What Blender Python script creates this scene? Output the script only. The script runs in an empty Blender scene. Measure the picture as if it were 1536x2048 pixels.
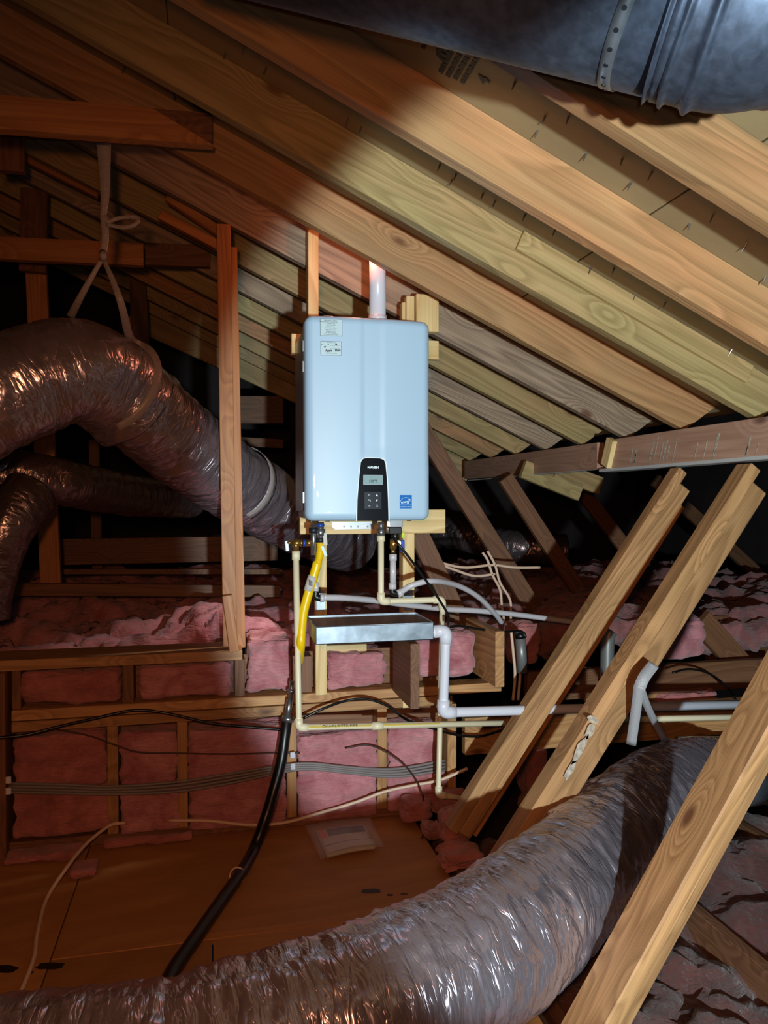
import bpy, bmesh, math, random
import numpy as np
from mathutils import Vector, Matrix, noise
random.seed(7)
S = bpy.context.scene
COL = S.collection

# ------------------------------------------------------------------ camera
H = 1.27                                   # camera height above the plywood floor
YAW, PITCH, F = math.radians(13), math.radians(1.0), 1500.0
cam = bpy.data.cameras.new('camera'); camo = bpy.data.objects.new('camera', cam); COL.objects.link(camo)
camo.location = (0, 0, H); camo.rotation_euler = (math.pi/2 - PITCH, 0, -YAW)
cam.sensor_fit = 'VERTICAL'; cam.sensor_height = 24; cam.lens = 24*F/2048
cam.clip_start = .02; cam.clip_end = 60
S.camera = camo

# ------------------------------------------------------------------ world, lights, exposure
w = bpy.data.worlds.new('world'); S.world = w; w.use_nodes = True
w.node_tree.nodes['Background'].inputs[0].default_value = (.010, .014, .028, 1)
w.node_tree.nodes['Background'].inputs[1].default_value = .14
S.view_settings.view_transform = 'Standard'; S.view_settings.look = 'None'
S.view_settings.exposure = 0.0; S.view_settings.gamma = 1; S.view_settings.use_curve_mapping = False

def lamp(name, kind, loc, energy, color, target=None, size=.02, angle=60, blend=.2):
    l = bpy.data.lights.new(name, kind); o = bpy.data.objects.new(name, l); COL.objects.link(o)
    l.energy = energy; l.color = color; o.location = loc
    if kind in ('POINT', 'SPOT'): l.shadow_soft_size = size
    if kind == 'SPOT': l.spot_size = math.radians(angle); l.spot_blend = blend
    if kind == 'AREA': l.size = size
    if target is not None:
        o.rotation_euler = (Vector(target)-Vector(loc)).to_track_quat('-Z', 'Y').to_euler()
    return o
# hand held white torch just right of and below the phone
lamp('torch', 'SPOT', (.20, -1.0, H-.30), 500, (.78, .96, 1.0), (1.62, 2.5, H-.06), .03, 53, .16)
# warm light of the work lamp near the viewer
lamp('work_lamp', 'SPOT', (-.12, -.10, H+.12), 58, (1, .38, .13), (.14, 2.6, H-.60), .05, 108, .8)
lamp('fill_light', 'POINT', (.03, .0, H+.03), 4.2, (.82, .92, 1), None, .008)  # added weak cool fill at the camera, for foil sparkle and less saturation
# daylight slipping in around the vent pipe behind the heater
lamp('vent_gap_light', 'POINT', (.535, 2.645, H+.90), 1.5, (1, .30, .16), None, .012)
lamp('rear_glow', 'SPOT', (.50, 3.03, H+.02), 14, (1, .84, .78), (.02, 3.14, .72), .015, 50, .4)

# ------------------------------------------------------------------ pixel -> world on a known plane
cy, sy, cp, sp = math.cos(YAW), math.sin(YAW), math.cos(PITCH), math.sin(PITCH)
FW = Vector((sy*cp, cy*cp, -sp)); RT = Vector((cy, -sy, 0)); UP = RT.cross(FW)
C0 = Vector((0, 0, H))
def ray(px, py): return FW + RT*((px-768)/F) + UP*((1024-py)/F)
def oY(px, py, Y): r = ray(px, py); return C0 + r*(Y/r.y)
def oX(px, py, X): r = ray(px, py); return C0 + r*(X/r.x)
def oZ(px, py, Z): r = ray(px, py); return C0 + r*((Z-H)/r.z)
def aD(px, py, d): return C0 + ray(px, py)*d

# ------------------------------------------------------------------ materials
def lin(c): return tuple(((v/255)/12.92 if v/255 <= .04045 else ((v/255+.055)/1.055)**2.4) for v in c)
def newmat(name):
    m = bpy.data.materials.new(name); m.use_nodes = True
    nt = m.node_tree; return m, nt, nt.nodes['Principled BSDF']
def N(nt, t, **k):
    n = nt.nodes.new(t)
    for a, v in k.items():
        if a.startswith('i_'): n.inputs[a[2:].replace('_', ' ')].default_value = v
        else: setattr(n, a, v)
    return n
def plain(name, c, rough=.5, metal=0., bump=0., scale=60, coat=0., vary=0., vscale=8):
    m, nt, b = newmat(name); L = nt.links.new
    b.inputs['Base Color'].default_value = (*lin(c), 1); b.inputs['Roughness'].default_value = rough
    b.inputs['Metallic'].default_value = metal; b.inputs['Coat Weight'].default_value = coat
    tc = N(nt, 'ShaderNodeTexCoord')
    if vary:
        n = N(nt, 'ShaderNodeTexNoise', i_Scale=vscale, i_Detail=6.); L(tc.outputs['Object'], n.inputs['Vector'])
        r = N(nt, 'ShaderNodeValToRGB'); L(n.outputs[0], r.inputs[0])
        a = lin(c); r.color_ramp.elements[0].position = .35; r.color_ramp.elements[1].position = .68
        r.color_ramp.elements[0].color = (*[v*(1-vary) for v in a], 1)
        r.color_ramp.elements[1].color = (*[min(1, v*(1+vary)) for v in a], 1)
        L(r.outputs[0], b.inputs['Base Color'])
    if bump:
        n = N(nt, 'ShaderNodeTexNoise', i_Scale=float(scale), i_Detail=4.); L(tc.outputs['Object'], n.inputs['Vector'])
        bp = N(nt, 'ShaderNodeBump', i_Strength=bump, i_Distance=.01); L(n.outputs[0], bp.inputs['Height']); L(bp.outputs[0], b.inputs['Normal'])
    return m
def wood(name, light, dark, knot=(95, 55, 30), rough=.6, grain=1., alt=None, knots=True):
    """sawn lumber: contour-line grain along the board's own x axis, bending round the knots"""
    m, nt, b = newmat(name); L = nt.links.new
    def mth(op, a, c=None, d=None):
        n = N(nt, 'ShaderNodeMath', operation=op)
        for k, v in enumerate((a, c, d)):
            if v is None: continue
            if isinstance(v, (int, float)): n.inputs[k].default_value = v
            else: L(v, n.inputs[k])
        return n.outputs[0]
    def noise_(vec, sc, scale=1., detail=2., rgh=.5):
        mp = N(nt, 'ShaderNodeMapping'); mp.inputs['Scale'].default_value = sc; L(vec, mp.inputs[0])
        n = N(nt, 'ShaderNodeTexNoise', i_Scale=scale, i_Detail=detail, i_Roughness=rgh); L(mp.outputs[0], n.inputs['Vector']); return n.outputs[0]
    tc = N(nt, 'ShaderNodeTexCoord'); oi = N(nt, 'ShaderNodeObjectInfo')
    mul = N(nt, 'ShaderNodeVectorMath', operation='SCALE'); mul.inputs[0].default_value = (31, 17, 23); L(oi.outputs['Random'], mul.inputs['Scale'])
    add = N(nt, 'ShaderNodeVectorMath', operation='ADD'); L(tc.outputs['Object'], add.inputs[0]); L(mul.outputs[0], add.inputs[1]); P = add.outputs[0]
    mk = N(nt, 'ShaderNodeMapping'); mk.inputs['Scale'].default_value = (2.9, 6.2, 6.2); L(P, mk.inputs[0])
    vo = N(nt, 'ShaderNodeTexVoronoi', i_Scale=1.); L(mk.outputs[0], vo.inputs['Vector'])
    kd = N(nt, 'ShaderNodeMapRange', interpolation_type='SMOOTHSTEP'); kd.inputs['From Min'].default_value = 0; kd.inputs['From Max'].default_value = .42
    kd.inputs['To Min'].default_value = 1; kd.inputs['To Max'].default_value = 0; L(vo.outputs['Distance'], kd.inputs['Value'])
    big = noise_(P, (.55, 7*grain, 7*grain), 1., 1.5, .45)
    h = mth('MULTIPLY_ADD', big, 15., mth('MULTIPLY', kd.outputs[0], 3.6 if knots else .6))
    fr = mth('FRACT', h)
    ln = N(nt, 'ShaderNodeValToRGB'); L(fr, ln.inputs[0]); e = ln.color_ramp.elements
    e[0].position = 0; e[0].color = (0, 0, 0, 1); e[1].position = .78; e[1].color = (1, 1, 1, 1); q_ = ln.color_ramp.elements.new(.98); q_.color = (.1, .1, .1, 1)
    fib = noise_(P, (2.2, 130, 130), 1.2, 3., .6)
    amt = mth('MULTIPLY_ADD', mth('SUBTRACT', fib, .5), 1.3, mth('MULTIPLY', ln.outputs[0], .62)); amt = mth('ADD', amt, .08)
    amt = mth('MINIMUM', mth('MAXIMUM', amt, 0.), 1.)
    A, B = lin(light), lin(dark)
    tone = noise_(P, (1.1, 4, 4), 2., 5.)
    pr = N(nt, 'ShaderNodeMapRange'); pr.inputs['From Min'].default_value = .36; pr.inputs['From Max'].default_value = .64; L(tone, pr.inputs['Value'])
    mx = N(nt, 'ShaderNodeMix', data_type='RGBA'); mx.inputs['A'].default_value = (*A, 1); a = alt or (205, 165, 120); mx.inputs['B'].default_value = (*[(u*.35+v*.65*.9) for u, v in zip(A, lin(a))], 1); L(pr.outputs[0], mx.inputs['Factor'])
    dk = N(nt, 'ShaderNodeMix', data_type='RGBA'); dk.inputs['B'].default_value = (*B, 1); L(mx.outputs['Result'], dk.inputs['A']); L(amt, dk.inputs['Factor'])
    last = dk.outputs['Result']
    if knots:
        kr = N(nt, 'ShaderNodeValToRGB'); L(vo.outputs['Distance'], kr.inputs[0])
        e = kr.color_ramp.elements; e[0].position = .05; e[0].color = (.85, .85, .85, 1); e[1].position = .13; e[1].color = (0, 0, 0, 1)
        kx = N(nt, 'ShaderNodeMix', data_type='RGBA'); L(kr.outputs[0], kx.inputs['Factor']); L(last, kx.inputs['A']); kx.inputs['B'].default_value = (*lin(knot), 1)
        last = kx.outputs['Result']
    hs = N(nt, 'ShaderNodeHueSaturation'); L(last, hs.inputs['Color'])
    vr = N(nt, 'ShaderNodeMapRange'); vr.inputs['To Min'].default_value = .82; vr.inputs['To Max'].default_value = 1.15; L(oi.outputs['Random'], vr.inputs['Value']); L(vr.outputs[0], hs.inputs['Value'])
    L(hs.outputs[0], b.inputs['Base Color'])
    b.inputs['Roughness'].default_value = rough
    bp = N(nt, 'ShaderNodeBump', i_Strength=.2, i_Distance=.003); L(fib, bp.inputs['Height']); L(bp.outputs[0], b.inputs['Normal'])
    return m
def insul(name, c1, c2):
    m, nt, b = newmat(name); L = nt.links.new
    tc = N(nt, 'ShaderNodeTexCoord'); oi = N(nt, 'ShaderNodeObjectInfo')
    mul = N(nt, 'ShaderNodeVectorMath', operation='SCALE'); mul.inputs[0].default_value = (31, 17, 23); L(oi.outputs['Random'], mul.inputs['Scale'])
    add = N(nt, 'ShaderNodeVectorMath', operation='ADD'); L(tc.outputs['Object'], add.inputs[0]); L(mul.outputs[0], add.inputs[1])
    n = N(nt, 'ShaderNodeTexNoise', i_Scale=9., i_Detail=8., i_Roughness=.6, i_Distortion=.8); L(add.outputs[0], n.inputs['Vector'])
    r = N(nt, 'ShaderNodeValToRGB'); L(n.outputs[0], r.inputs[0])
    r.color_ramp.elements[0].position = .3; r.color_ramp.elements[0].color = (*lin(c2), 1)
    r.color_ramp.elements[1].position = .65; r.color_ramp.elements[1].color = (*lin(c1), 1)
    L(r.outputs[0], b.inputs['Base Color']); b.inputs['Roughness'].default_value = .95
    b.inputs['Sheen Weight'].default_value = .25
    mp = N(nt, 'ShaderNodeMapping'); mp.inputs['Scale'].default_value = (14, 14, 60); L(add.outputs[0], mp.inputs[0])
    f = N(nt, 'ShaderNodeTexNoise', i_Scale=1.5, i_Detail=8., i_Distortion=1.4); L(mp.outputs[0], f.inputs['Vector'])
    bp = N(nt, 'ShaderNodeBump', i_Strength=.8, i_Distance=.012); L(f.outputs[0], bp.inputs['Height']); L(bp.outputs[0], b.inputs['Normal'])
    return m
def foil(name, c, rough=.24, crinkle=1.):
    """aluminised film: ridged creases mapped by uv (u along, v around) + fine crinkle"""
    m, nt, b = newmat(name); L = nt.links.new
    b.inputs['Base Color'].default_value = (*lin(c), 1); b.inputs['Metallic'].default_value = .80
    tc = N(nt, 'ShaderNodeTexCoord')
    def ridged(sc, rot, scale, dist, out):
        mp = N(nt, 'ShaderNodeMapping'); mp.inputs['Scale'].default_value = sc; mp.inputs['Rotation'].default_value = (0, 0, rot); L(tc.outputs[out], mp.inputs[0])
        a = N(nt, 'ShaderNodeTexNoise', i_Scale=scale, i_Detail=2., i_Distortion=dist); L(mp.outputs[0], a.inputs['Vector'])
        s1 = N(nt, 'ShaderNodeMath', operation='SUBTRACT'); s1.inputs[1].default_value = .5; L(a.outputs[0], s1.inputs[0])
        s2 = N(nt, 'ShaderNodeMath', operation='ABSOLUTE'); L(s1.outputs[0], s2.inputs[0])
        s3 = N(nt, 'ShaderNodeMath', operation='POWER'); s3.inputs[1].default_value = .55; L(s2.outputs[0], s3.inputs[0]); return s3.outputs[0]
    a = ridged((11, 2.6, 1), .35, 1.7, .5, 'UV'); v = ridged((30, 9, 1), .2, 2., .3, 'UV')
    s = N(nt, 'ShaderNodeMath', operation='MULTIPLY_ADD'); s.inputs[1].default_value = .28; L(v, s.inputs[0]); L(a, s.inputs[2])
    bp = N(nt, 'ShaderNodeBump', i_Strength=.8*crinkle, i_Distance=.018); L(s.outputs[0], bp.inputs['Height']); L(bp.outputs[0], b.inputs['Normal'])
    b.inputs['Roughness'].default_value = rough
    b.inputs['Coat Weight'].default_value = .15; b.inputs['Coat Roughness'].default_value = .08
    return m
def galv(name, c=(150, 160, 172), rough=.38, scale=34):
    m, nt, b = newmat(name); L = nt.links.new
    b.inputs['Metallic'].default_value = .8
    tc = N(nt, 'ShaderNodeTexCoord')
    v = N(nt, 'ShaderNodeTexVoronoi', i_Scale=float(scale)); v.inputs['Randomness'].default_value = 1; L(tc.outputs['Object'], v.inputs['Vector'])
    n = N(nt, 'ShaderNodeTexNoise', i_Scale=scale*.5, i_Detail=6.); L(tc.outputs['Object'], n.inputs['Vector'])
    r = N(nt, 'ShaderNodeValToRGB'); L(n.outputs[0], r.inputs[0]); a = lin(c)
    r.color_ramp.elements[0].position = .35; r.color_ramp.elements[0].color = (*[x*.72 for x in a], 1)
    r.color_ramp.elements[1].position = .65; r.color_ramp.elements[1].color = (*[x*1.15 for x in a], 1)
    L(r.outputs[0], b.inputs['Base Color'])
    rr = N(nt, 'ShaderNodeMapRange'); rr.inputs['To Min'].default_value = rough*.9; rr.inputs['To Max'].default_value = rough*1.15; L(v.outputs['Color'], rr.inputs['Value']); L(rr.outputs[0], b.inputs['Roughness'])
    return m

M = {}
M['rafter'] = wood('rafter_wood', (174, 138, 96), (136, 100, 64), (104, 60, 34), .5, .8, (205, 140, 95))
M['rafter_grey'] = wood('rafter_wood_grey', (176, 150, 122), (112, 92, 78), (104, 62, 44), .55, .9, (190, 165, 140))
M['rafter_green'] = wood('rafter_wood_green', (178, 158, 108), (138, 116, 72), (110, 74, 42), .5, .8, (205, 160, 115))
M['fresh'] = wood('fresh_pine', (232, 206, 148), (196, 158, 96), (150, 100, 60), .55, .55, (240, 215, 165), knots=False)
M['board'] = wood('aged_pine', (188, 142, 92), (140, 96, 56), (84, 44, 24), .55, .9, (200, 150, 100))
M['brace'] = wood('brace_pine', (172, 132, 88), (130, 92, 56), (88, 48, 26), .55, .9, (215, 160, 110))
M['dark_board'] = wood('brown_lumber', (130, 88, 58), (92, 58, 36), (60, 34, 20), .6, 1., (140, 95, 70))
M['stud'] = wood('stud_pine', (192, 128, 72), (150, 92, 48), (70, 36, 20), .55, .9, (200, 140, 90))
M['stain_wood'] = wood('paint_splashed_lumber', (190, 150, 128), (160, 120, 98), (90, 60, 50), .6, 1., (180, 145, 125))
M['osb'] = plain('sheathing_foil_board', (150, 130, 96), .5, 0, .35, 9, 0, .10, 3)
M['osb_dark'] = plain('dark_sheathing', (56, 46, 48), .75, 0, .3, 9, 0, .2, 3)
M['ply'] = wood('floor_plywood', (178, 124, 66), (150, 98, 50), (84, 48, 28), .6, .3, (160, 108, 60), knots=False)
M['stain'] = plain('dark_stain', (24, 16, 14), .5)
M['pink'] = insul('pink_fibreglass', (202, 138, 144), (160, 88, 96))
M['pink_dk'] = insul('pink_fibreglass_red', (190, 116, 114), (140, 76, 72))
M['pink_back'] = insul('pink_fibreglass_back', (168, 104, 104), (112, 64, 64))  # darker pink for the right rear field, strut shade put into the colour
M['pink_sh'] = insul('pink_fibreglass_shaded', (96, 54, 50), (66, 36, 32))  # darkest pink, shade around the lower duct painted into the colour
M['foil'] = foil('foil_film', (186, 176, 188), .25, .68)
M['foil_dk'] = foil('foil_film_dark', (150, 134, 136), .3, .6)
M['galv'] = galv('galvanised_steel')
M['galv_b'] = galv('galvanised_duct', (96, 106, 126), .5, 90)
M['steel'] = plain('bare_steel', (170, 172, 176), .3, .9)
M['brass'] = plain('brass', (190, 150, 80), .3, .9)
M['white'] = plain('white_enamel', (172, 202, 226), .42, 0, 0, 60, .06)
M['side'] = plain('side_enamel', (170, 160, 160), .22, .2)
M['black'] = plain('black_gloss', (12, 14, 22), .18, 0, 0, 60, .4)
M['blackrub'] = plain('black_rubber', (16, 15, 16), .35)
M['lcd'] = plain('lcd_glass', (140, 168, 172), .2)
M['lcdtxt'] = plain('lcd_digits', (22, 34, 40), .4)
M['ink'] = plain('black_ink', (22, 26, 34), .5)
M['inkgrey'] = plain('grey_print', (96, 116, 124), .5)
M['sticker'] = plain('sticker', (188, 214, 222), .35)
M['blue'] = plain('sticker_blue', (20, 110, 190), .35)
M['wprint'] = plain('white_print', (225, 240, 248), .4)
M['key'] = plain('key_field', (26, 30, 42), .25)
M['pvc'] = plain('white_pvc', (212, 214, 226), .3)
M['cpvc'] = plain('cream_cpvc', (226, 216, 184), .35)
M['yprint'] = plain('yellow_stripe', (196, 170, 60), .4)
M['pex'] = plain('translucent_pex', (196, 194, 200), .3)
M['yellow'] = plain('yellow_coating', (236, 196, 10), .35)
M['bluevalve'] = plain('blue_handle', (20, 70, 180), .35)
M['lime'] = plain('lime_tag', (190, 220, 30), .5)
M['romex'] = plain('cream_cable', (214, 184, 160), .45)
M['greyc'] = plain('grey_cable', (120, 112, 112), .5)
M['brownc'] = plain('brown_cable', (60, 30, 24), .5)
M['strap'] = plain('grey_woven_strap', (160, 160, 164), .4, 0, .3, 300)
M['strapw'] = plain('white_plastic_strap', (158, 150, 150), .3, 0, .4, 60)
M['conduit'] = plain('grey_conduit', (130, 132, 132), .4, .4)
M['paper'] = plain('paper', (200, 196, 190), .6)
M['orange'] = plain('orange_print', (206, 96, 50), .5)
M['navy'] = plain('navy_print', (60, 62, 84), .5)
M['white_splash'] = plain('dried_white_paint', (176, 164, 148), .6, 0, .5, 200, 0, .35, 60)
M['grey_paint'] = plain('grey_painted_edge', (190, 192, 190), .6)
m, nt, b = newmat('clear_film'); b.inputs['Roughness'].default_value = .12; b.inputs['Alpha'].default_value = .16; b.inputs['Base Color'].default_value = (.8, .78, .76, 1); b.inputs['Specular IOR Level'].default_value = 1.; M['film'] = m

# ------------------------------------------------------------------ object helpers
def tag(o, label=None, cat=None, group=None, kind=None):
    if label: o['label'] = label
    if cat: o['category'] = cat
    if group: o['group'] = group
    if kind: o['kind'] = kind
    return o
def link(name, me, mat, parent=None, mw=None, smooth=False):
    o = bpy.data.objects.new(name, me); COL.objects.link(o)
    if mat is not None and len(me.materials) == 0: me.materials.append(mat)
    if mw is not None: o.matrix_world = mw
    if parent is not None:
        o.parent = parent
        if mw is not None: o.matrix_local = parent_mat(parent).inverted() @ mw
        else: o.matrix_local = parent_mat(parent).inverted()
    if smooth:
        me.polygons.foreach_set('use_smooth', [True]*len(me.polygons))
    return o
_pm = {}
def parent_mat(p):
    if p.name in _pm: return _pm[p.name]
    m = p.matrix_basis.copy()
    if p.parent: m = parent_mat(p.parent) @ m
    return m
def empty(name, loc, label, cat, group=None, kind=None):
    o = bpy.data.objects.new(name, None); COL.objects.link(o); o.location = loc; o.empty_display_size = .05
    o.matrix_basis = Matrix.Translation(loc)
    return tag(o, label, cat, group, kind)
def bm_mesh(bm, name):
    me = bpy.data.meshes.new(name); bmesh.ops.recalc_face_normals(bm, faces=bm.faces); bm.to_mesh(me); bm.free(); return me
def frame(o, x, yhint):
    x = Vector(x).normalized(); z = x.cross(Vector(yhint)).normalized(); y = z.cross(x)
    return Matrix(((x.x, y.x, z.x, o[0]), (x.y, y.y, z.y, o[1]), (x.z, y.z, z.z, o[2]), (0, 0, 0, 1)))
def bx_mesh(L, W, T, bev=.0015, wane=0):
    bm = bmesh.new(); bmesh.ops.create_cube(bm, size=1)
    bmesh.ops.scale(bm, vec=(L, W, T), verts=bm.verts)
    if bev: bmesh.ops.bevel(bm, geom=bm.edges[:], offset=bev, segments=1, affect='EDGES')
    return bm_mesh(bm, 'box')
def beam(name, p0, p1, w, t, mat, side=(0, 1, 0), parent=None, bev=.002):
    """board from p0 to p1 (centre line); w measured along `side`, t across"""
    p0, p1 = Vector(p0), Vector(p1)
    mw = frame((p0+p1)/2, p1-p0, side)
    return link(name, bx_mesh((p1-p0).length, w, t, bev), mat, parent, mw)
def box(name, x0, x1, y0, y1, z0, z1, mat, parent=None, bev=.002, long='x'):
    c = ((x0+x1)/2, (y0+y1)/2, (z0+z1)/2)
    d = [abs(x1-x0), abs(y1-y0), abs(z1-z0)]
    if long == 'x': mw = frame(c, (1, 0, 0), (0, 1, 0)); L = d
    elif long == 'z': mw = frame(c, (0, 0, 1), (0, 1, 0)); L = [d[2], d[1], d[0]]
    else: mw = frame(c, (0, 1, 0), (1, 0, 0)); L = [d[1], d[0], d[2]]
    return link(name, bx_mesh(*L, bev), mat, parent, mw)
def prism(name, poly, origin, xdir, ydir, depth, mat, parent=None, bev=0.):
    """polygon in the (xdir, ydir) plane at origin, extruded along xdir x ydir"""
    mw = frame(origin, xdir, ydir)
    bm = bmesh.new(); vs = [bm.verts.new((a, b_, 0)) for a, b_ in poly]; f = bm.faces.new(vs)
    r = bmesh.ops.extrude_face_region(bm, geom=[f]); bmesh.ops.translate(bm, vec=(0, 0, depth), verts=[v for v in r['geom'] if isinstance(v, bmesh.types.BMVert)])
    if bev: bmesh.ops.bevel(bm, geom=[e for e in bm.edges], offset=bev, segments=2, affect='EDGES')
    return link(name, bm_mesh(bm, name), mat, parent, mw)
def catmull(pts, n):
    pts = [Vector(p) for p in pts]; out = []
    P = [pts[0]*2-pts[1]]+pts+[pts[-1]*2-pts[-2]]
    for i in range(1, len(P)-2):
        a, b_, c, d = P[i-1], P[i], P[i+1], P[i+2]
        for j in range(n):
            t = j/n
            out.append(.5*((2*b_)+(-a+c)*t+(2*a-5*b_+4*c-d)*t*t+(-a+3*b_-3*c+d)*t**3))
    out.append(pts[-1]); return out
def tube_mesh(path, r, around=12, disp=None, cap=True, radii=None, uv=False):
    n = len(path); path = [Vector(p) for p in path]
    T = [(path[min(i+1, n-1)]-path[max(i-1, 0)]).normalized() for i in range(n)]
    a = Vector((0, 0, 1)) if abs(T[0].z) < .9 else Vector((1, 0, 0))
    nrm = (a - T[0]*a.dot(T[0])).normalized(); verts = []; s = 0; ss = []
    for i in range(n):
        if i: s += (path[i]-path[i-1]).length; nrm = (nrm - T[i]*nrm.dot(T[i])).normalized()
        ss.append(s); bn = T[i].cross(nrm)
        rr = radii[i] if radii else r
        for j in range(around):
            th = 2*math.pi*j/around; d = nrm*math.cos(th)+bn*math.sin(th)
            q = rr + (disp(s, th, path[i], d) if disp else 0)
            verts.append(path[i]+d*q)
    faces = [(i*around+j, i*around+(j+1) % around, (i+1)*around+(j+1) % around, (i+1)*around+j) for i in range(n-1) for j in range(around)]
    if cap: faces += [tuple(reversed(range(around))), tuple(range((n-1)*around, n*around))]
    me = bpy.data.meshes.new('tube'); c = verts[0].copy()
    me.from_pydata([tuple(v) for v in verts], [], faces)
    if uv:
        ul = me.uv_layers.new(name='uv'); k = 0
        for i in range(n-1):
            for j in range(around):
                for (ii, jj) in ((i, j), (i, j+1), (i+1, j+1), (i+1, j)):
                    ul.data[k].uv = (ss[ii], jj/around); k += 1
    me.polygons.foreach_set('use_smooth', [True]*len(me.polygons))
    return me
def tube(name, pts, r, mat, parent=None, n=8, around=12, smooth=True, **kw):
    path = catmull(pts, n) if smooth and len(pts) > 2 else [Vector(p) for p in pts]
    return link(name, tube_mesh(path, r, around, **kw), mat, parent)
def cyl(name, p0, p1, r, mat, parent=None, around=20, r2=None):
    me = tube_mesh([p0, p1], r, around, radii=[r, r2 if r2 else r])
    for p in me.polygons:
        if len(p.vertices) > 4: p.use_smooth = False
    return link(name, me, mat, parent)
def round_corners(pts, rad, n=6):
    pts = [Vector(p) for p in pts]; out = [pts[0]]
    for i in range(1, len(pts)-1):
        a = (pts[i-1]-pts[i]); b_ = (pts[i+1]-pts[i]); q = min(rad, a.length*.45, b_.length*.45)
        A = pts[i]+a.normalized()*q; B = pts[i]+b_.normalized()*q
        for j in range(n+1):
            t = j/n; out.append(A*(1-t)**2+pts[i]*2*t*(1-t)+B*t*t)
    out.append(pts[-1]); return out
def rigid_pipe(name, pts, r, mat, label, cat, fit=1.35, flen=.03, couplings=(), group=None):
    pts = [Vector(p) for p in pts]
    root = empty(name, pts[0], label, cat, group)
    path = round_corners(pts, r*1.8)
    link('pipe', tube_mesh(path, r, 16), mat, root)
    for i in range(1, len(pts)-1):
        a = (pts[i-1]-pts[i]).normalized(); b_ = (pts[i+1]-pts[i]).normalized()
        pp = round_corners([pts[i]+a*(flen+r), pts[i], pts[i]+b_*(flen+r)], r*1.9)
        link('elbow', tube_mesh(pp, r*fit, 16), mat, root)
    for a, b_ in couplings: cyl('coupling', a, b_, r*fit, mat, root, 16)
    return root
def text(name, s, size, origin, xdir, ydir, mat, parent=None, extrude=.0003, align='CENTER', sx=1., bold=0.):
    cu = bpy.data.curves.new('t', 'FONT'); cu.body = s; cu.size = size; cu.extrude = extrude; cu.offset = bold
    cu.align_x = align; cu.align_y = 'CENTER'; cu.resolution_u = 2
    o = bpy.data.objects.new('t', cu); COL.objects.link(o)
    bpy.context.view_layer.update(); dg = bpy.context.evaluated_depsgraph_get()
    me = bpy.data.meshes.new_from_object(o.evaluated_get(dg)); bpy.data.objects.remove(o); bpy.data.curves.remove(cu)
    me.transform(Matrix.Diagonal((sx, 1, 1, 1))); me.materials.clear()
    return link(name, me, mat, parent, frame(origin, xdir, ydir))
def batt(name, x0, x1, y0, y1, z0, z1, seed, mat, amp=.012, rad=.035, label=None, cat=None, group=None, cuts=18, parent=None):
    bm = bmesh.new(); bmesh.ops.create_cube(bm, size=2); bmesh.ops.subdivide_edges(bm, edges=bm.edges[:], cuts=cuts, use_grid_fill=True)
    hx, hy, hz = (x1-x0)/2, (y1-y0)/2, (z1-z0)/2; c = Vector(((x0+x1)/2, (y0+y1)/2, (z0+z1)/2))
    rr = min(rad, hx*.9, hy*.9, hz*.9); off = Vector((seed*3.1, seed*1.7, seed*2.3))
    for v in bm.verts:
        p = Vector((v.co.x*hx, v.co.y*hy, v.co.z*hz))
        inn = Vector((max(-hx+rr, min(hx-rr, p.x)), max(-hy+rr, min(hy-rr, p.y)), max(-hz+rr, min(hz-rr, p.z))))
        d = p-inn; d = d.normalized() if d.length > 1e-6 else Vector((0, -1, 0))
        q = inn+d*rr
        nz = noise.fractal(Vector((q.x*7, q.y*9, q.z*17))+off, 1.0, 2.0, 3)
        cr = abs(noise.noise(Vector((q.x*5+nz, q.y*6, q.z*13))+off*2)); cr = -max(0, .13-cr)*6
        v.co = q + d*(amp*(nz*.9+cr*.8) - amp*.5)
    me = bm_mesh(bm, name); o = link(name, me, mat, parent, Matrix.Translation(c), True)
    if label: tag(o, label, cat, group)
    return o
def field(name, x0, x1, y0, y1, zf, mat, nx, ny, amp, seed, thick=.05, fx=4.5, fy=4.5, **tags):
    verts = []; off = Vector((seed*5.3, seed*2.9, seed))
    for j in range(ny+1):
        for i in range(nx+1):
            x = x0+(x1-x0)*i/nx; y = y0+(y1-y0)*j/ny
            z = zf(x, y) if callable(zf) else zf
            a = noise.fractal(Vector((x*fx, y*fy, 0))+off, .9, 2.1, 4)
            cr = abs(noise.noise(Vector((x*fx*.8+a*.5, y*fy*1.2, 3))+off)); cr = max(0, .16-cr)*5
            verts.append((x, y, z+amp*(a-cr)))
    n = len(verts); verts += [(v[0], v[1], v[2]-thick) for v in verts]
    W = nx+1; faces = []
    for j in range(ny):
        for i in range(nx):
            a = j*W+i; faces.append((a, a+1, a+W+1, a+W)); faces.append((n+a, n+a+W, n+a+W+1, n+a+1))
    for i in range(nx):
        a = i; faces.append((a, n+a, n+a+1, a+1)); a = ny*W+i; faces.append((a, a+1, n+a+1, n+a))
    for j in range(ny):
        a = j*W; faces.append((a, a+W, n+a+W, n+a)); a = j*W+nx; faces.append((a, n+a, n+a+W, a+W))
    me = bpy.data.meshes.new(name); me.from_pydata(verts, [], faces)
    o = link(name, me, mat, None, None, True); tag(o, **tags); return o

# ================================================================== THE SETTING
Z0, MS = 1.09+H, .463                     # rafter underside: z = Z0 - MS*x
XTIP, XRIDGE = 1.78, -2.6
SLOPE = Vector((1, 0, -MS)).normalized(); SN = Vector((MS, 0, 1)).normalized()
RY0, RS = 1.342, .406
def zr(x): return Z0-MS*x
TV = .157                                  # rafter depth measured vertically
ceil_root = empty('ceiling', (0, 3, Z0+TV), None, None, None, 'structure')
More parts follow.
